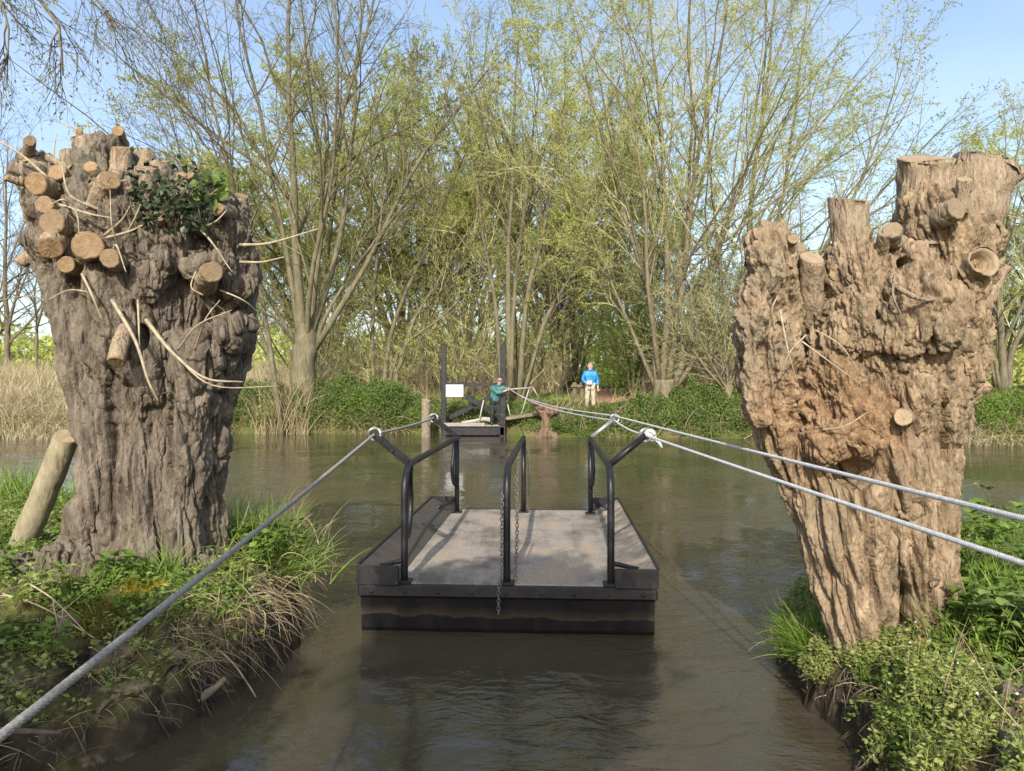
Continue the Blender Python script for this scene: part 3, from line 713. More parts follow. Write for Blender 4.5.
for k in r5.choice(ok, 16, replace=False):
    a = V[k]; dr = unit(np.array([r5.normal()*.8, -.5, r5.normal()*.6])); twig_obj([[a-dr*.03, a+dr*.12+r5.normal(size=3)*.02, a+dr*.26+r5.normal(size=3)*.05+[0, 0, -.03]]], r5.uniform(.004, .008), M_twig if r5.random() < .6 else M_twigd, rootL)
# ivy
rr = np.random.default_rng(12); mb = MB(); n = 1250
cx = rr.uniform(130, 214, n); cy = 205+rr.normal(size=n)*17+(cx-170)*.12; C = np.stack([P(a, b, DL+e) for a, b, e in zip(cx, cy, rr.uniform(-.6, .15, n))])
C[:, 2] = np.maximum(C[:, 2], 2.75); D = rr.normal(size=(n, 3))*.7+[0, -.7, -.3]
Vv, q = leaves(C, D, rr.uniform(.03, .06, n), rr.uniform(.028, .055, n), rr); mb.add(Vv, q)
st = [smoothpath([P(a, 235, DL-.45), P(a+rr.uniform(-15, 15), 212, DL-.5), P(a+rr.uniform(-25, 25), 190, DL-.3)], 10) for a in rr.uniform(135, 205, 22)]
Vv, q = tubes(np.stack(st), np.full((22, 10), .005), 4); mb.add(Vv, q, m=1)
tag(mb.out('ivy', [M_ivy, M_twigd], smooth=False, own=True), 'dark green ivy clump growing on top of the grey willow stump', 'ivy')
mb = MB(); n = 70; C = np.stack([P(a, b, DL+e) for a, b, e in zip(rr.uniform(196, 222, n), rr.uniform(172, 200, n), rr.uniform(-.5, -.1, n))]); C2 = np.stack([P(a, b, DL-.5) for a, b in zip(rr.uniform(68, 80, 22), rr.uniform(155, 172, 22))])
Vv, q = leaves(C, rr.normal(size=(n, 3)), rr.uniform(.05, .1, n), rr.uniform(.04, .07, n), rr); mb.add(Vv, q)
Vv, q = tubes(np.stack([smoothpath([P(a, 215, DL-.4), P(a+4, 195, DL-.4), P(a+rr.uniform(-8, 8), 175, DL-.3)], 8) for a in rr.uniform(198, 220, 9)]), np.full((9, 8), .005), 4); mb.add(Vv, q, m=1)
tag(mb.out('sprouting_shoots', [M_leafB, M_twigd], smooth=False, own=True), 'yellow green young shoots sprouting on top of the grey stump', 'shoots')
# the log
lg = empty('leaning_log', P(30, 528, 5.6), 'pale bare log leaning against the left side of the grey stump', 'log')
stub([P(22, 545, 5.62), P(48, 485, 5.55), P(67, 436, 5.5)], 11.5*5.5/F, lg, M_log, M_cutR, r1, 'log_shaft', tilt=.15, rough=.008, flare=1.05)

# ================================================================== RIGHT POLLARD
DR = 3.95
rootR = empty('pollard_willow', P(885, 655, DR), 'pale brown pollarded willow stump, tall sawn limbs, orange rotten patch, beside white ropes', 'tree stump')
cr = [chain(DR, (872, 690, 28, -.02), (862, 630, 30, -.02), (850, 580, 38, 0), (848, 520, 52, .02), (846, 460, 66, .05), (846, 400, 72, .08)),
      chain(DR, (932, 700, 34, .05), (918, 640, 34, .04), (908, 580, 44, .04), (898, 520, 56, .05), (890, 450, 66, .08), (880, 380, 80, .1), (880, 320, 84, .1)),
      chain(DR, (926, 600, 26, .08), (922, 540, 34, .1), (916, 470, 36, .1)),
      chain(DR, (800, 480, 22, .05), (785, 430, 28, .05), (772, 380, 30, .03), (768, 330, 30, .03), (770, 285, 24, 0)),
      chain(DR, (757, 410, 12, -.1), (752, 350, 12, -.1), (756, 300, 12, -.1), (766, 268, 14, -.08)),
      chain(DR, (775, 258, 22, 0), (773, 247, 19, 0)),
      chain(DR, (860, 330, 40, -.1), (862, 290, 30, -.1), (852, 250, 20, -.05)),
      chain(DR, (935, 400, 34, .05), (945, 340, 40, .05), (950, 290, 42, .03), (945, 250, 42, .02), (932, 215, 30, 0)),
      chain(DR, (955, 270, 34, .05), (968, 230, 26, .06)), chain(DR, (897, 310, 44, -.12), (912, 275, 30, -.1)),
      chain(DR, (960, 375, 20, -.1), (955, 345, 18, -.15)), chain(DR, (985, 278, 12, -.05), (960, 275, 20, 0)),
      chain(DR, (850, 458, 22, -.22), (876, 446, 10, -.33), (830, 440, 24, -.2)), chain(DR, (900, 330, 26, -.28), (925, 300, 20, -.3)),
      chain(DR, (910, 395, 22, -.25), (900, 440, 18, -.22), (902, 500, 16, -.2)), chain(DR, (935, 330, 18, -.32), (950, 322, 12, -.34)),
      chain(DR, (920, 425, 14, -.2), (945, 400, 16, -.12))]
cr = [(p_, [q_*.93 for q_ in r_]) for p_, r_ in cr]
V, Q, T = voxel_mesh(cr, .0050, 14)
N = vnorm(V, Q, T); pxy = V[:, 0]/V[:, 1]*F+CX; pyy = CY-(V[:, 2]-CZ)/V[:, 1]*F
up = sstep(1.2, 1.9, V[:, 2])
tw = V.copy(); tw[:, 0] += (V[:, 2]-.5)*.24
d = (ridges(tw, 5., .16, .4)-.6)*.026*(1-.5*up)+(ridges(tw, 13, .11, .45, 5.)-.6)*.048*(1-.35*up)+(ridges(tw, 31, .16, .5, 9.)-.6)*.014+(ridges(V, 68, .35, .6, 2.)-.6)*.005
d += flakes(tw, 11, .22, 5, 3.)*.018+flakes(tw, 30, .3, 4, 7.)*.008
d += up*(fbm(V*5., 2)*.045+(ridges(tw, 9, .35, .9, 3.)-.6)*.016+(ridges(V, 27, .4, .8, 8.)-.6)*.012+flakes(tw, 12, .4, 4, 1.)*.026+flakes(V, 30, .5, 3, 4.)*.012)+fbm(V*3.2+4, 2)*.025-.008
rotm = np.exp(-(((V-P(812, 395, DR-.3))*np.array([1, .6, .75]))**2).sum(1)/.19**2)
d += rotm*(fbm(V*16, 4)*.05+flakes(V, 18, .8, 4, 2.)*.04-.045)
for c, dep, s in ((P(853, 474, DR-.27), .15, .085), (P(905, 263, DR-.33), .16, .035), (P(800, 330, DR-.2), .09, .06), (P(780, 325, DR-.2), .05, .04), (P(905, 600, DR-.16), .13, .055), (P(908, 640, DR-.16), .14, .06),
                  (P(830, 280, DR-.15), .10, .06), (P(890, 300, DR-.3), .05, .04), (P(925, 360, DR-.3), .05, .05), (P(880, 470, DR-.28), .06, .06)):
    q_ = (V-c)*np.array([1.2, .6, .8]); d -= dep*np.exp(-(q_**2).sum(1)/s**2)
V = V+N*d[:, None]
for h_ in ((905, 263, 8, 6, .16), (822, 300, 8, 20, .12), (905, 612, 5, 45, .16), (856, 474, 22, 15, .16), (780, 330, 6, 9, .08), (945, 430, 5, 40, .06), (790, 290, 4, 22, .06), (896, 300, 6, 12, .06), (872, 560, 3, 50, .04), (930, 560, 3, 45, .04)): V = dent(V, DR-.02, *h_)
build('trunk', V, [Q, T] if len(T) else Q, M_barkR, rootR)
r2 = np.random.default_rng(21)
stubs(rootR, DR, [(928, 250, 930, 160, 28, .03, 0), (960, 255, 985, 164, 29, .06, .05), (856, 310, 848, 200, 17, -.05, -.05),
                  (812, 325, 812, 258, 11, .08, -.10), (792, 300, 800, 248, 7, .08, -.02), (970, 275, 984, 262, 14, -.1, -.26), (940, 220, 956, 209, 10, -.1, -.28),
                  (980, 205, 1022, 172, 6, .05, .0), (902, 245, 893, 230, 8, -.1, -.25), (905, 330, 924, 331, 9, -.25, -.41), (955, 385, 960, 379, 7, -.1, -.22), (790, 325, 782, 262, 9, .08, -.08), (905, 415, 903, 417, 8, -.25, -.37)], M_stubR, M_cutR, r2, hollow=(5,), flare=1.02)
for p_, r_ in [([P(890, 280, DR-.4), P(905, 292, DR-.5), P(925, 300, DR-.48), P(940, 298, DR-.4)], .016), ([P(895, 275, DR-.42), P(893, 295, DR-.48), P(901, 315, DR-.45)], .009),
               ([P(780, 310, DR-.3), P(788, 350, DR-.34), P(797, 382, DR-.3)], .006), ([P(800, 340, DR-.28), P(830, 362, DR-.36), P(862, 385, DR-.38)], .005), ([P(806, 335, DR-.28), P(790, 352, DR-.34), P(782, 372, DR-.32)], .005),
               ([P(815, 330, DR-.28), P(840, 345, DR-.4), P(860, 372, DR-.4)], .005), ([P(998, 213, DR), P(1010, 216, DR-.05), P(1024, 219, DR-.05)], .004), ([P(822, 430, DR-.3), P(845, 426, DR-.4), P(868, 412, DR-.42)], .006),
               ([P(775, 330, DR-.25), P(772, 310, DR-.3), P(778, 295, DR-.3)], .007)]:
    twig_obj([p_], r_, M_stubR if r_ > .008 else M_twig, rootR)

def ellip(c, s, n=14):
    th = np.linspace(0, 2*np.pi, n, endpoint=False); ph = np.linspace(0, np.pi, n)
    V = np.stack([np.outer(np.sin(ph), np.cos(th)), np.outer(np.sin(ph), np.sin(th)), np.outer(np.cos(ph), np.ones(n))], -1).reshape(-1, 3)*s+c
    i = np.arange(n*n).reshape(n, n); return V, np.stack([i[:-1], np.roll(i[:-1], -1, 1), np.roll(i[1:], -1, 1), i[1:]], -1).reshape(-1, 4)
small_stubs(V, vnorm(V, Q, T), rootR, DR, 1.9, 11, M_stubR, M_cutR, np.random.default_rng(18), .035)

# ================================================================== FERRY
ya = math.radians(3.2); FO = np.array([-.04, 5.2, 0]); FR = np.array([math.cos(ya), -math.sin(ya), 0]); FF = np.array([math.sin(ya), math.cos(ya), 0])
def FW(u, v, zz): return FO+FR*u+FF*v+np.array([0, 0, zz])
FM = np.stack([FR, FF, [0, 0, 1.]], 1); LEN = 3.2
def fbox(u, v, zz, s, bev=.008): return box(FW(u, v, zz), s, bev, FM)
fer = empty('chain_ferry', FW(0, LEN/2, 0), 'flat black hand-pulled ferry raft with tubular railings floating on the river', 'ferry')
mb = MB()
prof = [(-.02, .262), (-.005, .25), (.02, .03), (.13, -.2), (LEN-.13, -.2), (LEN-.02, .03), (LEN+.005, .25), (LEN+.02, .262)]
n = len(prof); seg = np.linspace(-1.035, 1.035, 40)
A = np.stack([[FW(u, v, zz) for u in seg] for v, zz in prof])
i = np.arange(n*40).reshape(n, 40); qs = np.stack([i[:-1, :-1], i[:-1, 1:], i[1:, 1:], i[1:, :-1]], -1).reshape(-1, 4)
mb.add(A, np.vstack([qs, np.stack([i[-1, :-1], i[-1, 1:], i[0, 1:], i[0, :-1]], -1)]))
for c in (0, 39):
    mb.q.append(np.array([[i[0, c], i[1, c], i[6, c], i[7, c]], [i[1, c], i[2, c], i[5, c], i[6, c]], [i[2, c], i[3, c], i[4, c], i[5, c]]])); mb.mq.append(np.zeros(3))
fixn(mb.out('hull', M_hull, fer, smooth=False))
for v in (-.01, LEN+.01):
    mb = MB(); mb.add(*fbox(0, v, .303, (2.10, .07, .082), .012)); mb.out('end_beam', M_black, fer, smooth=False)
mb = MB(); mb.add(*fbox(0, LEN/2, .330, (1.60, LEN-.05, .03), .004)); mb.out('deck', M_deck, fer, smooth=False)
for u in np.linspace(-.95, .95, 9):
    V, q = ellip(FW(u, -.048, .30), np.array([.013, .008, .013]), 8); MB().add(V, q).out('bolt', M_black, fer)
for s in (-1, 1):
    mb = MB()
    a = [FW(s*.795, .03, .352), FW(s*1.035, .03, .470), FW(s*1.035, LEN-.03, .470), FW(s*.795, LEN-.03, .352)]
    nn = 30
    top = np.stack([np.stack([a[0]*(1-t)+a[3]*t, a[1]*(1-t)+a[2]*t, (a[1]+np.array([0, 0, .0])+FR*s*.02)*(1-t)+(a[2]+FR*s*.02)*t,
                              (FW(s*1.05, .03, .26))*(1-t)+FW(s*1.05, LEN-.03, .26)*t, FW(s*.795, .03, .26)*(1-t)+FW(s*.795, LEN-.03, .26)*t]) for t in np.linspace(0, 1, nn)])
    i = np.arange(nn*5).reshape(nn, 5); qq = np.stack([i[:-1], np.roll(i[:-1], -1, 1), np.roll(i[1:], -1, 1), i[1:]], -1).reshape(-1, 4)
    mb.add(top, qq, [[i[0, 0], i[0, 1], i[0, 2]], [i[0, 0], i[0, 2], i[0, 3]], [i[0, 0], i[0, 3], i[0, 4]], [i[-1, 2], i[-1, 1], i[-1, 0]], [i[-1, 3], i[-1, 2], i[-1, 0]], [i[-1, 4], i[-1, 3], i[-1, 0]]])
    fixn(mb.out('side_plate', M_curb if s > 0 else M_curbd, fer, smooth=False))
    mb = MB(); mb.add(*bar(FW(s*1.058, -.0, .478), FW(s*1.058, LEN, .478), .022, .02)); mb.out('edge_strip', M_black, fer, smooth=False)
    for v in (-.032, LEN+.032):
        mb = MB(); mb.add(*fbox(s*.905, v, .412, (.30, .022, .135), .004)); mb.out('corner_plate', M_black, fer, smooth=False)
for k, u in enumerate((-.735, 0, .735)):
    v0, v1, H = .06, 2.98, 1.17
    if k == 1: v1 = 3.05
    rail = empty('railing', FW(u, LEN/2, .34), None, None); rail.parent = fer; rail.location = FW(u, LEN/2, .34)-FW(0, LEN/2, 0)
    arc = [FW(u, v0+.20-.20*math.cos(a), H-.20+.20*math.sin(a)) for a in np.linspace(0, math.pi/2, 10)]
    V, q, t = tube([FW(u, v0, .30), FW(u, v0, .5), FW(u, v0, .8)]+arc+[FW(u, v0+.5, H), FW(u, v0+1.4, H), FW(u, v1, H)], .026, 12)
    MB().add(V, q, t).out('handrail', M_black, rail)
    V, q, t = tube([FW(u, v1-.03, .30), FW(u, v1-.03, H-.02)], .026, 12); MB().add(V, q, t).out('post', M_black, rail)
    for v in (v0, v1-.03): MB().add(*fbox(u, v, .352, (.11, .11, .016), .003)).out('foot_plate', M_black, rail, smooth=False)
    if k != 1:
        s = -1 if k == 0 else 1
        for v, dv_ in ((v0, .02), (v1-.03, -.02)):
            V, q, t = tube([FW(u, v, .50), FW(u+s*.25, v+dv_+.18*(1 if v < 1 else -1), .40)], .017, 8); MB().add(V, q, t).out('brace', M_black, rail)
        # looped grab bar under each end of the rail
        for vv, sg in ((v0+.24, 1), (v1-.16, -1)):
            lp = smoothpath([FW(u, vv, H-.01), FW(u+s*.012, vv+sg*.03, H-.12), FW(u+s*.02, vv+sg*.10, H-.30), FW(u+s*.015, vv+sg*.02, H-.47), FW(u, vv-sg*.12, H-.52), FW(u, vv-sg*(.235 if sg > 0 else .13), H-.50)], 26)
            V, q, t = tube(lp, .021, 10); MB().add(V, q, t).out('grab_bar', M_black, rail)
        # rope arms that reach out over the side
        for vv in (v0+.16, v1-.02):
            tip = FW(u+s*.27, vv+.06, H+.215)
            if k == 0:
                mb = MB()
                for o_ in (-.03, .03): mb.add(*bar(FW(u, vv+o_, H+.01), tip+FF*o_, .018, .045, .004))
                mb.add(*bar(FW(u+s*.12, vv-.03, H+.10), FW(u+s*.12, vv+.1, H+.10), .02, .03, .003)); mb.out('rope_arm', M_black, rail, smooth=False)
            else:
                V, q, t = tube([FW(u, vv, H+.0), tip], .024, 10); MB().add(V, q, t).out('rope_arm', M_black if vv < 1 else M_steel, rail)
            th = np.linspace(0, 2*np.pi, 22); rg = [tip+FR*.045*math.cos(a)+np.array([0, 0, .045*math.sin(a)])+FF*.012*math.sin(2*a) for a in th]
            V, q, t = tube(rg, .012, 8); MB().add(V, q, t).out('rope_ring', M_steel, rail)
def chain_mesh(path, link=.036, r=.0034):
    path = np.asarray(path, float); L = np.concatenate([[0], np.cumsum(np.linalg.norm(np.diff(path, axis=0), axis=1))])
    n = int(L[-1]/(link*.72)); mb = MB()
    for k in range(n):
        s = (k+.5)*L[-1]/n; c = np.array([np.interp(s, L, path[:, a]) for a in range(3)]); e = np.array([np.interp(s+.005, L, path[:, a]) for a in range(3)])
        x = unit(e-c); y = unit(np.cross(x, [.3, 1., .2])); y = y if k % 2 else np.cross(x, y)
        th = np.linspace(0, 2*np.pi, 13)
        V, q, t = tube([c+x*math.cos(a)*link*.5+y*math.sin(a)*link*.3 for a in th], r, 5, False); mb.add(V, q)
    return mb
chain_mesh([FW(-.030, .03, 1.0), FW(-.034, .02, .7), FW(-.034, -.0, .40), FW(-.05, -.055, .33), FW(-.05, -.06, .16)]).out('chain', M_chain, fer)
chain_mesh([FW(.06, .16, 1.1), FW(.07, .14, .75), FW(.06, .10, .36)]).out('chain', M_chain, fer)
for o_ in (-.05, .05): chain_mesh([FW(o_, 3.0, 1.1), FW(o_*1.3, 2.96, .7), FW(o_, 2.98, .36)]).out('chain', M_chain, fer)

# ================================================================== ROPES
def rope(name, pts, r, mat, label, lay=.09, strands=7, n=1400, sag=None):
    pts = [np.asarray(p, float) for p in pts]; ln = [np.linalg.norm(pts[k+1]-pts[k]) for k in range(len(pts)-1)]; c = []
    for k in range(len(pts)-1):
        m = max(4, int(n*ln[k]/sum(ln)*.5+n*.5/len(ln))); t = np.linspace(0, 1, m, endpoint=False)[:, None]
        c.append(pts[k]*(1-t)+pts[k+1]*t-np.array([0, 0, 1.])*4*t*(1-t)*(sag[k] if sag else 0))
    c = np.vstack(c+[pts[-1][None]])
    for _ in range(6): c[1:-1] = c[1:-1]*.5+(c[:-2]+c[2:])*.25
    n = len(c); L = np.concatenate([[0], np.cumsum(np.linalg.norm(np.diff(c, axis=0), axis=1))])
    T = unit(np.gradient(c, axis=0)); A = unit(np.cross(T, [0, 0, 1.])); B = np.cross(T, A); mb = MB()
    for k in range(strands):
        a = 2*np.pi*(L/lay+k/strands)[:, None]; pth = c+(A*np.cos(a)+B*np.sin(a))*r*.62
        V, q = tubes(pth[None], np.full((1, n), r*.40), 6); mb.add(V, q)
    return mb.out(name, mat, own=True) if label is None else tag(mb.out(name, mat, own=True), label, 'rope')
tl0 = FW(-.735-.27, .28, 1.385); tl1 = FW(-1.005, 3.02, 1.385); tr0 = FW(1.005, .28, 1.385); tr1 = FW(1.005, 3.02, 1.385)
moor = P(426, 419, 25.4)
lin = lambda a, b, t, s=0: a*(1-t)+b*t-np.array([0, 0, s])
nearL = P(0, 722, 1.5)
rope('steel_rope', [nearL+(nearL-tl0)*1.02, tl0, tl1, moor], .0112, M_rope, 'grey twisted steel rope running past the grey stump to the ferry', .11, n=2600, sag=(.03, .01, .16))
hand = P(509.5, 389.5, 25.35)
nR1 = P(1024, 519, 1.95); nR2 = P(1024, 559, 1.95)
rope('pull_rope', [nR1+(nR1-tr1)*.7, tr1+np.array([0, 0, .03]), hand], .0088, M_ropew, 'upper pale rope from man in teal to the pale stump', .07, n=2600, sag=(.012, .12))
rope('guide_rope', [nR2+(nR2-tr0)*1.25, tr0, tr1-np.array([0, 0, .02]), hand+np.array([-.03, .05, .08])], .0088, M_ropew, 'lower pale rope through knotted ring on the ferry', .07, n=2600, sag=(.012, .02, .17))
for e_, lab in ((nR1+(nR1-tr1)*.7, 'wooden mooring post behind the viewer holding the upper pale rope'), (nR2+(nR2-tr0)*1.25, 'wooden mooring post behind the viewer holding the lower pale rope')):
    e_ = e_-FF*.08; stub([[e_[0], e_[1], .2], [e_[0], e_[1], .9], [e_[0], e_[1], e_[2]+.25]], .09, empty('mooring_post', [e_[0], e_[1], .4], lab, 'post'), M_wood, M_cutR, np.random.default_rng(3), 'post_shaft', .05, .01, 1.05)
mb = MB(); rr = np.random.default_rng(31)
for k in range(7):
    ax = unit(rr.normal(size=3)); b_ = unit(np.cross(ax, [0, 0, 1.])); c_ = np.cross(ax, b_); th = np.linspace(0, 2*np.pi, 20)
    V, q, t = tube([tr0+FR*.03+rr.normal(size=3)*.0+(b_*math.cos(a)+c_*math.sin(a))*(.022+.009*(k % 3)) for a in th], .010, 7); mb.add(V, q, t)
for k in range(2):
    V, q, t = tube(smoothpath([tr0+FR*.03, tr0+FR*.09-np.array([0, 0, .03+.02*k]), tr0+FR*.12-np.array([0, 0, .09])], 10), .008, 6); mb.add(V, q, t)
tag(mb.out('rope_knot', M_ropew, own=True), 'bulky pale rope knot tied on the ferry arm nearest the pale stump', 'knot')

# ================================================================== LANDING ON THE FAR BANK
DLd = 25.7
lp = empty('landing_stage', [-1.36, DLd, 0], 'black steel landing stage with two tall posts and a white notice across the river', 'landing stage')
xl, xr = -2.36, -.32
mb = MB(); mb.add(*box([-1.36, DLd+.5, .17], [2.2, 1.3, .30], .02)); mb.out('pontoon', M_black, lp, smooth=False)
mb = MB()
for k in range(9): mb.add(*box([-1.36, DLd-.08+k*.145, .36], [2.1, .13, .05], .008))
mb.out('deck', plain('grey_deck_boards', (.25, .23, .20), .85, 0, .3, 10), lp, smooth=False)
mb = MB(); mb.add(*box([-1.66, DLd-.17, .40], [1.45, .05, .13], .01)); mb.out('toe_board', plain('pale_board', (.27, .25, .22), .85, 0, .3, 10), lp, smooth=False)
for x, wd, top in ((xl, .17, 3.15), (xr, .20, 3.18)):
    mb = MB(); mb.add(*box([x, DLd-.05, (top-.6)/2], [wd, wd, top+.6], .012)); mb.out('post', M_black, lp, smooth=False)
mb = MB(); mb.add(*bar([xl+.1, DLd-.03, 1.80], [xr-.1, DLd-.03, 1.78], .07, .13)); mb.out('crossbar', M_black, lp, smooth=False)
nb = MB(); nb.add(*box([-1.98, DLd-.16, 1.57], [.60, .03, .42], .004)); nbo = nb.out('notice_board', M_white, lp, smooth=False)
mb = MB()
for k in range(6): mb.add(*box([-1.98-.03*(k % 2), DLd-.177, 1.71-.05*k], [.44-.06*(k % 2), .003, .012], .001))
mb.out('notice_lines', plain('pale_grey_print', (.5, .54, .60), .6, 0, .05, 3, 0), nbo, smooth=False)
mb = MB(); mb.add(*bar([xl+.75, DLd+.05, 1.38], [xr-.15, DLd+.1, .72], .05, .20)); mb.add(*bar([xr-.2, DLd+.25, 1.45], [xl+.15, DLd+.3, .62], .05, .16)); mb.out('brace', M_black, lp, smooth=False)
for x in (-1.45, -1.2):
    mb = MB(); mb.add(*box([x, DLd+.9, .7], [.16, .16, .9], .01)); mb.out('stanchion', M_black, lp, smooth=False)
mb = MB(); V, q, t = tube([[-.98, DLd-.1, 1.25], [-1.15, DLd-.15, .45]], .025, 8); mb.add(V, q, t); mb.out('prop', M_pale, lp)
mb = MB(); V, q, t = tube(smoothpath([[-1.75, DLd-.02, .46], [-1.3, DLd-.05, .52], [-1.0, DLd, .58], [-.72, DLd+.05, .55]], 16), np.linspace(.05, .09, 16), 9); mb.add(V, q, t)
tag(mb.out('bundle', plain('pale_canvas', (.34, .32, .28), .8, 0, .2, 8), own=True), 'pale rolled bundle lying on the landing stage deck', 'bundle')
gw = empty('gangway', [.4, 25.9, .5], 'wooden gangway plank with pale tube handrail right of the landing stage', 'gangway')
mb = MB(); mb.add(*bar([-.25, 25.6, .60], [1.05, 26.0, .78], .5, .10, .02)); mb.out('plank', M_wood, gw, smooth=False)
mb = MB()
for a, b in (([-.1, 25.5, 1.62], [.72, 25.7, 1.68]), ([.72, 25.7, 1.68], [1.12, 26.3, 1.05]), ([.60, 25.7, 1.66], [.32, 25.6, .75]), ([-.05, 25.5, .65], [-.15, 25.5, 1.1])):
    V, q, t = tube([a, b], .021, 8); mb.add(V, q, t)
mb.out('handrail', M_pale, gw)
mp_ = stub([P(426, 440, 25.4), P(426, 420, 25.4), P(426, 400, 25.4)], .15, empty('mooring_post', P(426, 440, 25.4), 'round weathered wooden mooring post left of the landing stage', 'post'), M_wood, M_cutR, r1, 'post_shaft', .05, .01, 1.05)
# stump with roots beside the gangway
sr = empty('root_stump', P(545, 436, 25.2), 'small reddish brown root stump at the water beside the gangway', 'tree stump')
cs = [chain(25.2, (546, 440, 4.5, 0), (546, 420, 4, 0), (544, 410, 5, 0)), chain(25.2, (543, 410, 5, 0), (534, 402, 3, -.2)), chain(25.2, (546, 412, 5, 0), (556, 410, 3, -.2)), chain(25.2, (546, 432, 5, 0), (538, 440, 3, -.2)), chain(25.2, (548, 430, 5, 0), (556, 439, 3, -.2))]
V, Q, T = voxel_mesh(cs, .03, 3); N = vnorm(V, Q, T); V = V+N*((ridges(V, 6, .3)-.5)*.09)[:, None]
build('trunk', V, [Q, T] if len(T) else Q, bark_mat('red_root', (.07, .045, .03), (.18, .12, .08), (.11, .075, .05), .6), sr)
# dark barrier beside the man in blue
br = empty('low_barrier', P(578, 405, 26.8), 'low dark wooden barrier with two posts beside the man in blue', 'barrier')
for px in (574.5, 582):
    b_ = P(px, 406, 26.8); mb = MB(); mb.add(*box(b_+[0, 0, .38], [.15, .15, .95], .015)); mb.out('post', M_treedark, br, smooth=False)
a = P(571, 386, 26.75); b_ = P(585, 386, 26.75); mb = MB(); mb.add(*bar(a, b_, .2, .10, .015)); mb.out('rail', M_treedark, br, smooth=False)
for px, py, h, r, d_, lab in ((648, 391, 24, 5.5, 29., 'short pale cut tree stump left of the many-stemmed pollard willow'),):
    e = empty('cut_stump', P(px, py+6, d_), lab, 'tree stump'); stub([P(px, py+8, d_), P(px, py-10, d_), P(px+1, py-h, d_)], r*d_/F, e, M_treebark2, M_cutR, r1, 'trunk', .2, .03, 1.2)

# ================================================================== PEOPLE
def skinned(pts, edges, rad, root=0, lev=2):
    me = bpy.data.meshes.new('s'); me.from_pydata([tuple(map(float, p)) for p in pts], edges, []); o = bpy.data.objects.new('s', me); COL.objects.link(o)
    o.modifiers.new('k', 'SKIN'); sv = me.skin_vertices[0].data
    for k, r in enumerate(rad):
        sv[k].radius = (r, r) if np.isscalar(r) else r
        sv[k].use_root = (k == root)
    m = o.modifiers.new('u', 'SUBSURF'); m.levels = lev; m.render_levels = lev
    dg = bpy.context.evaluated_depsgraph_get(); r = bpy.data.meshes.new_from_object(o.evaluated_get(dg))
    n = len(r.vertices); V = np.empty(n*3); r.vertices.foreach_get('co', V)
    polys = [list(p.vertices) for p in r.polygons]
    bpy.data.objects.remove(o); bpy.data.meshes.remove(me); bpy.data.meshes.remove(r)
    return V.reshape(-1, 3), np.array([p for p in polys if len(p) == 4]).reshape(-1, 4), np.array([p for p in polys if len(p) == 3], int).reshape(-1, 3)
M_skin = plain('skin', (.55, .34, .25), .55, 0, .1, 8, 0); M_hair = plain('grey_hair', (.24, .23, .22), .7, 0, .3, 40); M_shoe = plain('dark_shoe', (.06, .05, .045), .6)
M_dark = plain('black_plastic', (.012, .012, .014), .2, 0, .1, 5, 0); M_eye = plain('eye_dark', (.04, .03, .025), .3, 0, .1, 5, 0); M_lip = plain('lip', (.36, .17, .14), .6, 0, .1, 5, 0)
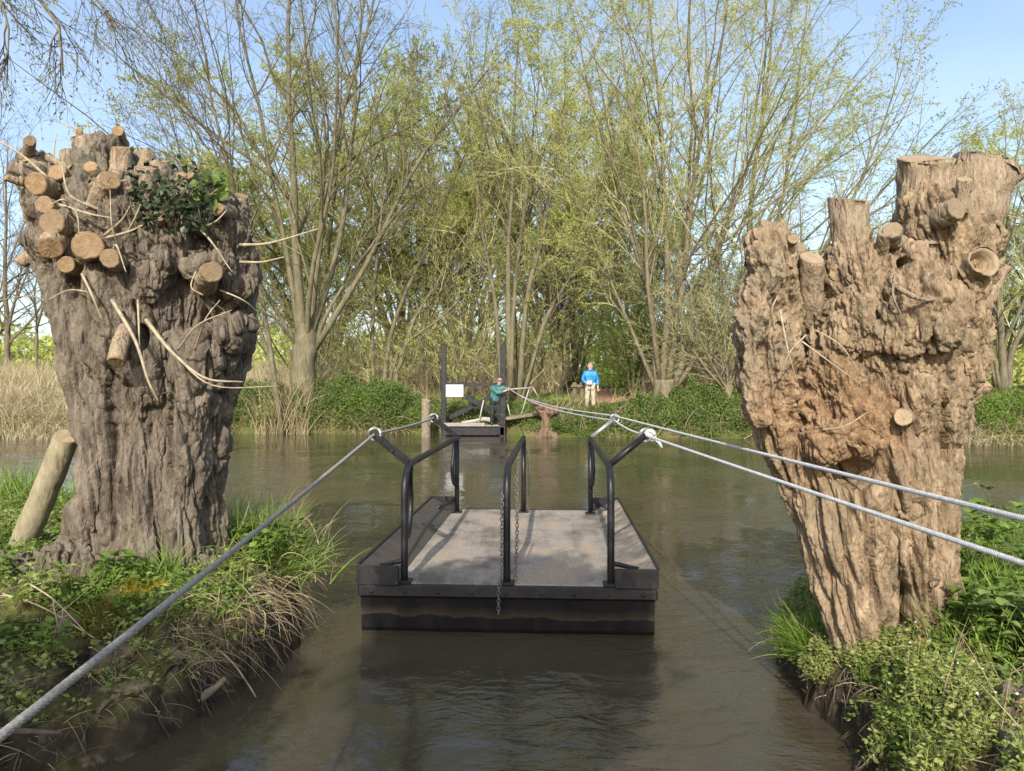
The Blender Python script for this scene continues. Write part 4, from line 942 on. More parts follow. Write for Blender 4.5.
def person(loc, label, J, jacket, trousers, glasses=False):
    """J: joints in metres, x to the picture's right, -y towards the camera"""
    L = np.asarray(loc, float); root = empty('person', L, label, 'person'); g = {k: np.array(v, float)+L for k, v in J.items()}
    hd, nk, ch, pv = g['head'], g['neck'], g['chest'], g['pelvis']
    pts = [pv, (pv+ch)/2, ch, nk, nk*.45+hd*.55-[0, 0, .03], hd-[0, 0, .04], hd+[0, 0, .03], hd+[0, 0, .08]]; rad = [.125, .115, .13, .052, .062, .078, .088, .062]; ed = [(k, k+1) for k in range(7)]
    for s in 'LR':
        a = len(pts); pts += [g['sh'+s], g['el'+s], g['wr'+s], g['ha'+s]]; rad += [.055, .042, .028, .036]; ed += [(2, a), (a, a+1), (a+1, a+2), (a+2, a+3)]
        a = len(pts); pts += [g['hip'+s], g['kn'+s], g['an'+s]]; rad += [.085, .06, .042]; ed += [(0, a), (a, a+1), (a+1, a+2)]
    V, q, t = skinned(pts, ed, rad); mb = MB(); mb.add(V, q, t)
    for s in 'LR':                                            # five bent fingers on each palm
        h = g['ha'+s]; dr = unit(h-g['wr'+s]); sd = unit(np.cross(dr, [0, 1., .2])); nm = np.cross(dr, sd)
        for k, ln in enumerate((.065, .075, .07, .055)):
            b0 = h+sd*(.028-.019*k)+dr*.015; V, q, t = tube(smoothpath([b0, b0+dr*ln*.5+nm*.008, b0+dr*ln*.85+nm*.035], 6), np.linspace(.010, .007, 6), 6); mb.add(V, q, t)
        b0 = h+sd*.03-dr*.01; V, q, t = tube(smoothpath([b0, b0+sd*.03+dr*.02, b0+sd*.035+dr*.05+nm*.02], 6), np.linspace(.011, .008, 6), 6); mb.add(V, q, t)
    fy = hd+[0, -.085, 0]
    V, q = ellip(fy+[0, -.012, -.005], [.014, .022, .024], 8); mb.add(V, q)                # nose
    for s in (-1, 1): V, q = ellip(hd+[s*.088, .005, 0], [.012, .025, .034], 8); mb.add(V, q)   # ears
    for s in (-1, 1): V, q = ellip(fy+[s*.032, .004, .022], [.012, .009, .008], 8); mb.add(V, q, m=1)
    V, q = ellip(fy+[0, .006, -.05], [.025, .008, .007], 8); mb.add(V, q, m=2)
    mb.out('body', [M_skin, M_eye, M_lip], root)
    V, q = ellip(hd+[0, .018, .035], [.098, .098, .092], 18); k = (V[:, 2] > hd[2]+.03) | (V[:, 1] > hd[1]+.03); V = V+.006*np.stack([pn(V*40+c) for c in (0, 5, 9)], -1)
    MB().add(V, q[k[q].all(1)]).out('hair', M_hair, root)
    # jacket and trousers over the body
    pts = [pv+[0, 0, .0], (pv+ch)/2, ch, nk-[0, 0, .035]]; rad = [.185, .18, .175, .085]; ed = [(0, 1), (1, 2), (2, 3)]
    for s in 'LR':
        a = len(pts); pts += [g['sh'+s], g['el'+s], g['wr'+s]-(g['wr'+s]-g['el'+s])*.12]; rad += [.092, .076, .064]; ed += [(2, a), (a, a+1), (a+1, a+2)]
    V, q, t = skinned(pts, ed, rad, 1); V = V+fbm(V*9, 3)[:, None]*.012
    V[:, 1] = L[1]+(V[:, 1]-L[1])*(1. if glasses else np.where(np.abs(V[:, 0]-L[0]) < .2, .82, 1.))
    jk = MB().add(V, q, t).out('jacket', jacket, root)
    mb = MB(); V, q, t = tube([nk+[math.cos(a)*.085, math.sin(a)*.085, .0] for a in np.linspace(0, 6.283, 14)], .03, 8); mb.add(V, q, t)
    V, q, t = tube([pv+[0, -.158, -.1], (pv+ch)/2+[0, -.160, 0], ch+[0, -.155, .1]], .007, 5); mb.add(V, q, t); mb.out('collar', jacket, jk)
    pts = [pv-[0, 0, .02]]; rad = [.15]; ed = []
    for s in 'LR':
        a = len(pts); pts += [g['hip'+s], g['kn'+s], g['an'+s]]; rad += [.115, .085, .075]; ed += [(0, a), (a, a+1), (a+1, a+2)]
    V, q, t = skinned(pts, ed, rad); V = V+fbm(V*8, 3)[:, None]*.012; MB().add(V, q, t).out('trousers', trousers, root)
    for s in 'LR':
        V, q = ellip(g['an'+s]+[0, -.07, -.045], [.05, .135, .048], 12); V[:, 2] = np.maximum(V[:, 2], L[2]); MB().add(V, q).out('shoe', M_shoe, root)
    if glasses:
        mb = MB()
        for s in (-1, 1): V, q = ellip(fy+[s*.036, -.008, .022], [.034, .012, .024], 10); mb.add(V, q)
        V, q, t = tube([fy+[-.085, .06, .03], fy+[-.07, .0, .03], fy+[0, -.014, .034], fy+[.07, .0, .03], fy+[.085, .06, .03]], .006, 6); mb.add(V, q, t); mb.out('sunglasses', M_dark, root)
    return root, g
M_blue = plain('blue_jacket', (.015, .20, .46), .55, 0, .25, 6); M_beige = plain('beige_trousers', (.42, .36, .27), .8, 0, .2, 8); M_teal = plain('teal_jacket', (.05, .155, .16), .65, 0, .3, 6); M_nightwear = plain('dark_trousers', (.02, .022, .025), .8, 0, .3, 8)
bz = float(ground_z(np.array([2.80]), np.array([26.5]))[0])+.02
rp, gj = person([2.80, 26.5, bz], 'standing person in a bright blue jacket and beige trousers holding a paper', dict(
    head=(0, -.02, 1.60), neck=(0, 0, 1.45), chest=(0, 0, 1.24), pelvis=(0, 0, .93), shL=(-.19, 0, 1.37), elL=(-.27, -.02, 1.10), wrL=(-.14, -.20, .98), haL=(-.07, -.24, .98),
    shR=(.19, 0, 1.37), elR=(.26, .03, 1.09), wrR=(.27, -.04, .85), haR=(.27, -.06, .77), hipL=(-.09, 0, .88), knL=(-.11, -.02, .48), anL=(-.12, .02, .09), hipR=(.09, 0, .88), knR=(.11, -.02, .48), anR=(.13, .02, .09)), M_blue, M_beige)
mb = MB(); mb.add(*box(gj['haL']+[.02, -.03, .03], [.17, .02, .13], .004)); tag(mb.out('folded_paper', M_white, own=True, smooth=False), 'white folded paper held by the person in blue', 'paper')
person([-.52, 25.62, .39], 'person in teal jacket and dark trousers wearing sunglasses, pulling the pale ropes', dict(
    head=(.10, -.14, 1.50), neck=(.05, -.08, 1.36), chest=(.02, -.05, 1.16), pelvis=(-.06, .02, .88), shL=(-.16, -.05, 1.28), elL=(.02, -.28, 1.10), wrL=(.26, -.28, 1.17), haL=(.35, -.26, 1.20),
    shR=(.22, -.05, 1.30), elR=(.40, -.12, 1.18), wrR=(.42, -.24, 1.24), haR=(.43, -.30, 1.22), hipL=(-.14, .02, .84), knL=(-.16, -.04, .46), anL=(-.18, .04, .09), hipR=(.03, .02, .84), knR=(.06, -.05, .46), anR=(.08, .04, .09)), M_teal, M_nightwear, True)

# ================================================================== TREES ACROSS THE RIVER
def PX(d, *pp): return [P(a, b, d+(pp_[2] if len(pp_) > 2 else 0)) for pp_ in pp for a, b in [pp_[:2]]]
tr = np.random.default_rng(41)
def T_(*a, **k): return make_tree('willow_tree', *a, rng=tr, **k)
def gb(px, d): x = (px-CX)/F*d; return np.array([x, d, float(ground_z(np.array([x]), np.array([d]))[0])-.1])
def px2(d, *pp): return PX(d, *pp)
# big multi-stemmed willow left of the landing
d = 27.6; b = gb(303, d)
T_('big multi-stemmed willow with a thick brown trunk, first tree left of the landing stage', [
    px2(d, (303, 345), (297, 260), (291, 130), (289, 0), (284, -150)), px2(d, (308, 345), (320, 240), (340, 130), (366, 30), (392, -100)), px2(d, (314, 350), (368, 262), (415, 165), (468, 95), (516, 40)),
    px2(d, (297, 345), (270, 300), (236, 240), (196, 150), (165, 60)), px2(d, (300, 340), (284, 240), (262, 130), (240, 30), (225, -90)), px2(d, (310, 340), (342, 230), (352, 120), (362, 0), (360, -140)), px2(d, (312, 352), (335, 300), (385, 230), (420, 190), (470, 160)),
    px2(d, (306, 350, 0), (312, 280, -1), (330, 180, -2), (338, 60, -3), (330, -60, -3.5)), px2(d, (300, 350, 0), (276, 320, -1), (250, 290, -1.6), (228, 268, -2))], [.21, .17, .13, .10, .13, .14, .09, .12, .06],
  M_treebark, M_twigfar2, M_leafD, trunk=[([b, P(303, 370, d), P(306, 340, d), P(306, 325, d)], [.56, .46, .42, .30])], nb=11, nt=9, ns=5, nl=5, leaf_l=.07, leaf_w=.028, origin=b)
d = 26.6; b = gb(285, d)
T_('thin leaning willow reaching up left behind the grey stump', [[b]+px2(d, (266, 320), (240, 215), (214, 110), (196, 0), (184, -80)), [b]+px2(d, (262, 330), (226, 280), (190, 190), (168, 100), (150, 30))], [.10, .07], M_treedark, M_twigd, M_leafD, nb=17, nt=10, ns=6, nl=3, t0=.3, leaf_l=.075, leaf_w=.032, origin=b)
d = 30.; b = gb(382, d)
T_('leaning cluster of slim stems between the big willow and the landing stage', [[b]+px2(d, (392, 330), (420, 260), (455, 180), (492, 90)), [b+[.3, 0, 0]]+px2(d, (410, 330), (440, 280), (480, 210), (520, 130)), [b-[.3, 0, 0]]+px2(d, (372, 320), (380, 230), (400, 140), (410, 60)), [b+[.1, .3, 0]]+px2(d, (400, 350), (450, 310), (500, 240), (545, 190))], [.12, .10, .10, .08], M_treebark, M_twigfar, M_leafY, nb=12, nt=9, ns=5, nl=4, t0=.3, leaf_l=.08, origin=b)
d = 28.4; b = gb(512, d)
T_('tall slender multi-stemmed willow directly behind the person in teal', [[b]+px2(d, (508, 300), (511, 200), (514, 110), (520, 20)), [b+[.25, 0, 0]]+px2(d, (527, 300), (546, 215), (560, 130), (566, 40)), [b+[.4, .2, 0]]+px2(d, (545, 320), (580, 265), (612, 190), (640, 110)), [b-[.3, 0, 0]]+px2(d, (494, 300), (482, 220), (470, 140), (466, 60)), [b-[.1, .2, 0]]+px2(d, (516, 280), (528, 180), (536, 90), (540, 20)), [b+[.3, -.1, 0]]+px2(d, (540, 340), (562, 290), (600, 240), (632, 215))], [.15, .13, .11, .11, .11, .08], M_treebark, M_twigfar, M_leafG, nb=10, nt=9, ns=6, nl=8, t0=.28, leaf_l=.08, origin=b)
d = 25.9; b = gb(664, d-.6); b[1] = d
T_('large pollard willow with many upright stems and yellow crown, right of person in blue', [
    px2(d, (657, 388), (650, 300), (620, 200), (588, 90), (560, -40)), px2(d, (662, 386), (667, 300), (664, 190), (654, 60), (640, -90)), px2(d, (668, 386), (682, 280), (697, 160), (722, 30), (740, -110)), px2(d, (672, 390), (702, 310), (738, 190), (776, 70), (805, -40)),
    px2(d, (656, 390), (628, 320), (592, 240), (560, 150), (538, 70)), px2(d, (665, 385, 0), (676, 300, 1), (690, 180, 2), (690, 60, 3), (684, -90, 3)), px2(d, (660, 385, 0), (648, 280, -1), (640, 170, -1.6), (620, 50, -2), (600, -80, -2)), px2(d, (674, 390), (715, 330), (758, 240), (800, 160), (835, 95)),
    px2(d, (664, 386, 0), (700, 290, 1.5), (745, 160, 2.5), (770, 30, 3), (790, -90, 3))], [.12, .15, .14, .13, .08, .12, .09, .09, .10],
  M_treebark2, M_twigfar, M_leafY, trunk=[([b-[0, 0, .3], P(665, 410, d), P(664, 395, d), P(664, 380, d)], [.46, .34, .36, .36])], nb=11, nt=11, ns=7, nl=18, leaf_l=.068, leaf_w=.025, droop=.07, origin=b)
d = 25.4; b = gb(728, d)
T_('small pollard willow with a spray of thin shoots beside the pale stump', [[P(728, 392, d)]+[P(728+dx*.35, 360, d+e*.4), P(728+dx*.8, 300, d+e), P(728+dx*1.1, 240, d+e*1.3)] for dx, e in ((-80, 0), (-52, -.8), (-25, .8), (-5, -.5), (16, .6), (36, -.6), (58, .4), (-95, .6))], [.05]*8, M_treebark2, M_twigfar, M_leafD, trunk=[([b-[0, 0, .2], P(728, 405, d), P(728, 392, d), P(729, 385, d)], [.19, .17, .19, .22])], nb=12, nt=7, ns=4, nl=4, ang=45, t0=.1, leaf_l=.075, origin=b)
d = 33.; b = gb(738, d)
T_('tall willow with twin trunks standing behind the large pollard', [[b]+px2(d, (746, 300), (752, 190), (768, 70), (780, -60)), [b+[.6, 0, 0]]+px2(d, (762, 310), (782, 200), (800, 80), (812, -40)), [b-[.5, 0, 0]]+px2(d, (722, 300), (712, 190), (706, 80), (700, -50))], [.2, .16, .13], M_treebark, M_twigfar, M_leafY, nb=9, nt=9, ns=6, nl=4, leaf_l=.09, origin=b)
d = 30.; b = gb(742, d)
T_('willow leaning far right with an airy crown above the pale stump', [[b]+px2(d, (768, 335), (815, 270), (880, 195), (950, 120)), [b+[.2, .2, 0]]+px2(d, (780, 320), (840, 220), (880, 130), (905, 55)), [b+[.1, -.2, 0]]+px2(d, (775, 345), (850, 285), (910, 230), (985, 170))], [.17, .13, .10], M_treedark, M_twigfar, M_leafG, nb=14, nt=9, ns=5, nl=4, ang=34, leaf_l=.10, leaf_w=.045, origin=b)
d = 31.; b = gb(1004, d)
T_('spreading bare-limbed willow at the right edge behind the pale stump', [[b]+px2(d, (1002, 350), (1000, 290), (1010, 210), (1020, 120)), [b+[.2, 0, 0]]+px2(d, (1012, 350), (1040, 300), (1070, 220), (1090, 130)), [b-[.1, 0, 0]]+px2(d, (990, 340), (975, 290), (965, 230), (960, 180))], [.2, .16, .09], M_treedark, M_twigfar, M_leafY, nb=13, nt=9, ns=5, nl=4, leaf_l=.10, leaf_w=.04, origin=b)
for px, dd, h, lab in ((6, 38., 140, 'bare grey tree with a straight trunk at the left edge'), (36, 36., 250, 'thin bare sapling second from the left edge, standing in reeds'), (-12, 46., 120, 'tall bare tree half out of view at the left edge')):
    b = gb(px, dd)
    T_(lab, [[b]+px2(dd, (px+1, 330), (px-1, (330+h)/2), (px+3, h)), [P(px, 330, dd)]+px2(dd, (px+12, 290), (px+18, 250), (px+24, 200))], [.2 if px < 20 else .1, .07], M_treedark, M_twigd, M_leafD, nb=14, nt=8, ns=5, nl=1, ang=45, twig_r=.007, origin=b)
# rounder crowns further back: one tree built, then copied
d = 42.; b = np.array([-11., d, 1.5])
def fan(b, h, w_, n, rg): return [[b+rg.normal(size=3)*[.4, .4, 0], b+np.array([math.cos(a)*w_*.25, math.sin(a)*w_*.25, h*.3]), b+np.array([math.cos(a)*w_*.65, math.sin(a)*w_*.65, h*(.62+.1*math.cos(3*a))]), b+np.array([math.cos(a)*w_, math.sin(a)*w_, h*(.8+.2*math.sin(5*a+1))])] for a in np.linspace(0, 2*np.pi, n, endpoint=False)]+[[b, b+[.2, 0, h*.4], b+[0, .3, h*.75], b+[.3, 0, h]]]
protos = {}
for key, leaf, wdt in (('yellow', M_leafY, 4.8), ('green', M_leafB, 4.2), ('dull', M_leafD, 4.5)):
    protos[key] = (b, fan(b, 13., wdt, 8, tr), leaf)
def far_tree(key, px, py_top, d, lab, wide=1.):
    root = gb(px, d); h = (CZ-(py_top-CY)/F*d)-root[2]
    if isinstance(protos[key], tuple):
        b0, st, leaf = protos[key]
        o = T_(lab, st, [.16]*8+[.2], M_treebark, M_twigfar, leaf, nb=11, nt=10, ns=7, nl=17, t0=.22, ang=42, leaf_l=.095, leaf_w=.036, twig_r=.006, origin=b0, group='rounded willows further back'); protos[key] = o
    else:
        s = protos[key]; o = s.copy(); COL.objects.link(o)
        for c in s.children: k = c.copy(); k.parent = o; COL.objects.link(k)
    o['label'] = lab; o.location = root; o.scale = (h/13*wide, h/13*wide, h/13); o.rotation_euler = (0, 0, tr.uniform(0, 6.28))
FT = [('yellow', 318, 112, 42, 'rounded yellow green willow behind the big multi-stemmed willow', 1.25), ('yellow', 222, 205, 44, 'lower yellow green willow just right of the grey stump', 1.2), ('yellow', 405, 125, 46, 'yellow green willow between the big willow and the tall slender one', 1.),
      ('dull', 468, 110, 48, 'pale willow crown behind the left post of the landing stage', 1.), ('yellow', 552, 110, 43, 'yellow green willow behind the tall slender willow, left of the pollard', .9), ('yellow', 628, 150, 40, 'yellow green willow crown low behind the large pollard willow', .8), ('green', 634, 292, 29.5, 'low bright green tree by the path, left of the large pollard', 1.),
      ('green', 795, 268, 32, 'green tree behind the left edge of the pale stump', 1.1), ('dull', 720, 250, 45, 'dull green willow seen through the large pollard stems', 1.), ('yellow', 845, 255, 48, 'distant yellow green tree hidden mostly by the pale stump', 1.2),
      ('yellow', 1000, 240, 44, 'yellow green willow behind the right edge of the pale stump', 1.1), ('dull', 575, 235, 50, 'dull distant tree over the person in blue', 1.1), ('dull', 150, 300, 52, 'low distant tree beyond the grey stump', 1.3), ('yellow', 1075, 130, 40, 'tall yellow green willow at the far right edge', 1.), ('dull', 40, 345, 70, 'small far tree low on the horizon at left', 1.5)]
for a in FT: far_tree(*a)
# thicket of thin stems below the crowns
rr = np.random.default_rng(51); n = 260
x = rr.uniform(-11, 9.5, n); y = rr.uniform(29.5, 42, n); keep = (np.abs(x-(pc[:, 0].mean())) > 1.) | (y > 40); x, y = x[keep], y[keep]; n = len(x); z = ground_z(x, y)
ln = rr.uniform(3, 8, n); dr = unit(np.stack([rr.normal(size=n)*.35, rr.normal(size=n)*.35, np.ones(n)], -1)); P_ = [np.stack([x, y, z], -1)]
for k in range(7): dr = unit(dr+rr.normal(size=(n, 3))*.12); P_.append(P_[-1]+dr*(ln/7)[:, None])
st = np.stack(P_, 1); R_ = rr.uniform(.02, .055, n)[:, None]*np.linspace(1, .3, 8)[None]; mb = MB(); V, q = tubes(st, R_, 5); mb.add(V, q)
B_, BR = spawn(st, R_, 8, .1, 1., 50, .35, 5, .1, .2, 0, .5, rr, .008); V, q = tubes(B_, BR, 3); mb.add(V, q, m=1)
U_, UR = spawn(B_, BR, 6, .1, 1., 45, .5, 4, .05, .2, 0, .6, rr, .006); V, q = tubes(U_, UR, 3); mb.add(V, q, m=1)
k = rr.integers(0, len(U_), 50000); C = U_[k, rr.integers(1, 4, 50000)]; V, q = leaves(C, rr.normal(size=C.shape), rr.uniform(.06, .12, len(C)), .04, rr); mb.add(V, q, m=2)
tag(mb.out('thicket', [M_treebark, M_twigfar, M_leafY], smooth=False), 'thicket of thin willow stems below the far crowns', 'thicket', kind='stuff')
# far wood that closes the horizon
n = 34000; x = rr.uniform(-75, 75, n); y = rr.uniform(62, 78, n); z = ground_z(x, y)+rr.uniform(0, 1, n)**1.3*(5.+3*fbm(np.stack([x*.09, y*0, y*0], -1), 3))
V, q = leaves(np.stack([x, y, z], -1), rr.normal(size=(n, 3)), rr.uniform(.5, .9, n), rr.uniform(.3, .5, n), rr)
tag(build('distant_woods', V, q, M_leafY, smooth=False), 'low distant woodland closing the horizon', 'woods', kind='stuff')

# ================================================================== FAR BANK VEGETATION
def top_px(x_px): return np.interp(x_px, [60, 225, 250, 290, 330, 380, 415, 440, 545, 556, 600, 630, 650, 700, 745, 800, 940, 960, 1024, 1100], [400, 400, 384, 392, 384, 386, 398, 404, 420, 414, 409, 402, 398, 388, 392, 396, 402, 398, 396, 396])
def bush_mass(name, px0, px1, n, label, mats, depth=2.2, skip=None, leaf=(.06, .11), wide=.5, low=.0, stems=400):
    rg = np.random.default_rng(abs(hash(label)) % 1000 if False else len(label)*7+int(px0)); px = rg.uniform(px0, px1, n); d0 = 25.5
    for _ in range(3): x = (px-CX)/F*d0; d0 = far_edge(x)
    s = rg.uniform(0, 1, n)**1.2*depth; yy = d0+s-.15; x = (px-CX)/F*yy; g0 = ground_z(x, yy)
    top = CZ-(top_px(px)-CY)/F*(d0+.6); ht = np.maximum(top-np.maximum(g0, 0.), .15)*(.55+.45*sstep(-.1, .5, s))*(.9+.8*fbm(np.stack([x*1.5, yy*1.5, x*0], -1), 4))
    z = np.maximum(g0, .0)+ht*(1-rg.uniform(0, 1, n)**2.2)+low
    C = np.stack([x, yy-.25*pn(np.stack([x*1.3, z*1.3, x*0+4], -1)), z], -1)
    D = rg.normal(size=(n, 3))*.8+[0, -.5, .1]; V, q = leaves(C, D, rg.uniform(*leaf, n), rg.uniform(*leaf, n)*wide, rg)
    mb = MB(); mb.add(V, q)
    if stems:
        k = rg.integers(0, n, stems); b = C[k].copy(); b[:, 2] = np.maximum(g0[k], 0); V, q = blades(b, unit(np.stack([rg.normal(size=stems)*.4, rg.normal(size=stems)*.4-.3, np.ones(stems)], -1)), rg.uniform(.5, 1.5, stems), .018, rg.uniform(.3, 1.4, stems), rg); mb.add(V, q, m=1)
    return tag(mb.out(name, mats, smooth=False), label, 'undergrowth', kind='stuff')
bush_mass('undergrowth', 222, 448, 70000, 'dark green nettles and brambles on the far bank left of the landing', [M_herb, M_dry], stems=2200)
bush_mass('undergrowth', 552, 752, 70000, 'dark green ivy and nettles on the far bank right of the landing', [M_herb, M_dry], stems=1000)
bush_mass('undergrowth', 752, 1140, 60000, 'bright green low plants on the far bank behind the pale stump', [M_herbB, M_dry], stems=900, depth=3.4)
bush_mass('undergrowth', 440, 560, 9000, 'low plants behind the landing stage', [M_herb, M_dry], stems=100)
# brighter clumps on the bank
for px, py, r_, lab in ((622, 352, 1.35, 'bright green leafy shrub beside the red path behind the person in blue'), (645, 362, 1.1, 'bright green shrub between the red path and the large pollard'), (345, 412, .8, 'bright green bush at the water left of the mooring post'), (415, 418, .55, 'fresh green clump beside the mooring post'), (700, 424, .55, 'bright green low clump under the small pollard willow'), (262, 412, .8, 'grey green bush by the water right of the grey stump'), (385, 400, .8, 'rounded bramble bush between willow and mooring post'), (570, 424, .6, 'green clump at the water beside the root stump')):
    c = P(px, py, 25.6); n = 5200; v = unit(rr.normal(size=(n, 3)))*rr.uniform(.35, 1, n)[:, None]**.5*r_; v[:, 2] *= .8; v *= (1+.5*fbm(v*2.2+px, 3))[:, None]
    far_ = r_ > 1; n = 9000 if far_ else n
    if far_: c = P(px, py, 30.); v = unit(rr.normal(size=(n, 3)))*rr.uniform(.3, 1, n)[:, None]**.5*r_; v[:, 2] *= 1.25; v *= (1+.5*fbm(v*1.8+px, 3))[:, None]
    x0 = c[0]; c[1] = max(c[1], float(far_edge(x0))+.35)
    V, q = leaves(c+v, unit(v)+rr.normal(size=(n, 3))*.7, rr.uniform(.05, .10, n), rr.uniform(.03, .05, n), rr); mb = MB(); mb.add(V, q)
    ns = 40; V, q = blades(np.repeat((c-[0, 0, r_*.8])[None], ns, 0), unit(rr.normal(size=(ns, 3))*[.6, .6, .2]+[0, 0, 1]), r_*1.5, .015, .5, rr); mb.add(V, q, m=1)
    tag(mb.out('bush', [M_herbP if 'grey' in lab else M_herbB if 'bright' in lab or 'fresh' in lab else M_herb, M_twigfar], smooth=False, own=True), lab, 'bush', 'bushes on the far bank')
# reeds
def reeds(px0, px1, d0, d1, n, hmin, hmax, label, bend, mat=None, name='reeds'):
    px = rr.uniform(px0, px1, n); yy = rr.uniform(d0, d1, n); x = (px-CX)/F*yy; b = np.stack([x, yy, np.maximum(ground_z(x, yy), -.05)], -1)
    V, q = blades(b, unit(np.stack([rr.normal(size=n)*.25, rr.normal(size=n)*.25, np.ones(n)], -1)), rr.uniform(hmin, hmax, n), rr.uniform(.012, .028, n), rr.uniform(bend*.3, bend*1.5, n), rr); return tag(build(name, V, q, mat or M_reed, smooth=False), label, 'reeds', kind='stuff')
reeds(-60, 85, 25.0, 28.5, 6500, .5, 1.25, 'drooping straw coloured reeds at the water left of the grey stump', 1.6)
reeds(-80, 300, 31, 46, 15000, 1.0, 2.0, 'tall pale reed bed behind the far left bank', .4)
reeds(300, 560, 33, 46, 12000, 1.2, 2.8, 'pale dead stems and brush under the willows behind the landing', .8, name='brush')
reeds(640, 800, 32, 44, 7000, 1., 2.4, 'pale dead stems and brush behind the large pollard', .8, name='brush')
reeds(255, 310, 26.6, 27.6, 500, 1., 2.6, 'dry reed stalks at the foot of the big willow', .5)
reeds(945, 1120, 21.4, 22.4, 900, .5, 1.3, 'bent straw grass at the water behind the pale stump', 2.)
reeds(-80, 60, 23.6, 25.2, 500, .3, .9, 'short reed stubble at the far left waterline', 1.)
# grass on the far bank top
x = rr.uniform(-20, 24, 26000); s = rr.uniform(.3, 6, 26000); yy = far_edge(x)+s; ok = np.abs(x-np.interp(yy, pc[:, 1], pc[:, 0])) > .9; x, yy = x[ok], yy[ok]; n = len(x)
V, q = blades(np.stack([x, yy, ground_z(x, yy)], -1), unit(np.stack([rr.normal(size=n)*.4, rr.normal(size=n)*.4, np.ones(n)], -1)), rr.uniform(.15, .5, n), .02, rr.uniform(.3, 1.2, n), rr, 3)
tag(build('grass', V, q, M_grass, smooth=False), 'grass and low green growth on top of the far bank', 'grass', kind='stuff')

# ================================================================== NEAR BANK PLANTS
nr = np.random.default_rng(61)
SL = np.array(P(150, 560, DL)); SR = np.array(P(885, 660, DR))
def scatter(hf, x0, x1, y0, y1, n, zmin, zmax):
    x = nr.uniform(x0, x1, n*4); y = nr.uniform(y0, y1, n*4); z = hf(x, y); ok = (z > zmin) & (z < zmax); ok &= (np.hypot((x-SL[0])/.62, (y-SL[1]-.05)/.5) > 1) & (np.hypot((x-SR[0])/.24, (y-SR[1]-.08)/.22) > 1)
    return np.stack([x, y, z], -1)[ok][:n]
def tuft(c, n, h, w_, spread, lean=(0, 0, 0), bend=.7, up=1.):
    b = np.asarray(c)+nr.normal(size=(n, 3))*[spread, spread, .008]
    d_ = unit(nr.normal(size=(n, 3))*[.4, .4, .1]+[0, 0, up]+np.asarray(lean)); return blades(b, d_, nr.uniform(h*.4, h, n), nr.uniform(w_*.5, w_, n), nr.uniform(bend*.3, bend*1.6, n), nr, 6)
def cover(name, pts, label, mats, nleaf=9, L=(.02, .05), W=.55, h=.07, cat='ground cover'):
    """small leafy plants: short stems with leaves round them"""
    n = len(pts); hh = nr.uniform(.3, 1., n)*h*(1+.9*fbm(pts*2.1, 2)); C = []; D = []
    for k in range(nleaf):
        f = nr.uniform(.1, 1, n); a = nr.uniform(0, 6.28, n); r_ = nr.uniform(.005, .035, n)
        C.append(pts+np.stack([np.cos(a)*r_, np.sin(a)*r_, hh*f], -1)); D.append(np.stack([np.cos(a), np.sin(a), nr.uniform(-.35, .5, n)], -1))
    C = np.concatenate(C); V, q = leaves(C, np.concatenate(D), nr.uniform(*L, len(C)), nr.uniform(*L, len(C))*W, nr); mb = MB(); mb.add(V, q)
    s = np.stack([pts, pts+np.stack([nr.normal(size=n)*.01, nr.normal(size=n)*.01, hh*.5], -1), pts+np.stack([nr.normal(size=n)*.02, nr.normal(size=n)*.02, hh], -1)], 1); V, q = tubes(s, np.full((n, 3), .0013), 3); mb.add(V, q)
    return mb, C
# left bank
pts = scatter(hL, -6, -1.5, 2.2, 8.2, 4200, .2, 1.2); g0 = fbm(pts*1.3, 3); pts = pts[g0 > -.15]
mb, _ = cover('x', pts, '', None); tag(mb.out('ground_cover', [M_herbP], smooth=False), 'small dusty green plants scattered on the left bank', 'ground cover', kind='stuff')
pts = scatter(hL, -6, -1.4, 2.0, 8.4, 8500, .06, 1.2); n = len(pts)
V, q = blades(pts, unit(nr.normal(size=(n, 3))*[1, 1, .25]+[0, 0, .22]), nr.uniform(.06, .30, n), nr.uniform(.002, .005, n), nr.uniform(.4, 2.2, n), nr); tag(build('dry_litter', V, q, M_dry, smooth=False), 'dry grass litter and dead stems over the left bank', 'litter', kind='stuff')
def rim(hf, x0, x1, y0, y1, n, z0, z1): return scatter(hf, x0, x1, y0, y1, n, z0, z1)
e = rim(hL, -2.0, -1.35, 4.0, 6.6, 800, .2, .5); n = len(e); V, q = blades(e+[0, 0, .02], unit(np.stack([nr.normal(size=n)*.7+.3, nr.normal(size=n)*.8-.3, nr.uniform(-.3, .6, n)], -1)), nr.uniform(.10, .42, n), nr.uniform(.0015, .004, n), nr.uniform(1.4, 3.6, n), nr, 8)
tag(build('hanging_grass', V, q, M_dry, smooth=False), 'dead grass hanging over the edge of the left bank', 'grass', kind='stuff')
e = rim(hL, -3.2, -1.4, 2.6, 5.6, 500, .08, .42); n = len(e); pth = [e+nr.normal(size=(n, 3))*.005]
dd = unit(np.stack([nr.uniform(.1, .6, n), -nr.uniform(.1, .6, n), -np.ones(n)], -1))
for k in range(7): dd = unit(dd+nr.normal(size=(n, 3))*.35+[0.03, -.03, -.12]); pth.append(pth[-1]+dd*nr.uniform(.02, .055, n)[:, None])
V, q = tubes(np.stack(pth, 1), np.linspace(1, .4, 8)[None]*nr.uniform(.002, .006, n)[:, None], 4); tag(build('exposed_roots', V, q, M_twigd), 'thin roots hanging from the dark face of the left bank', 'roots', kind='stuff')
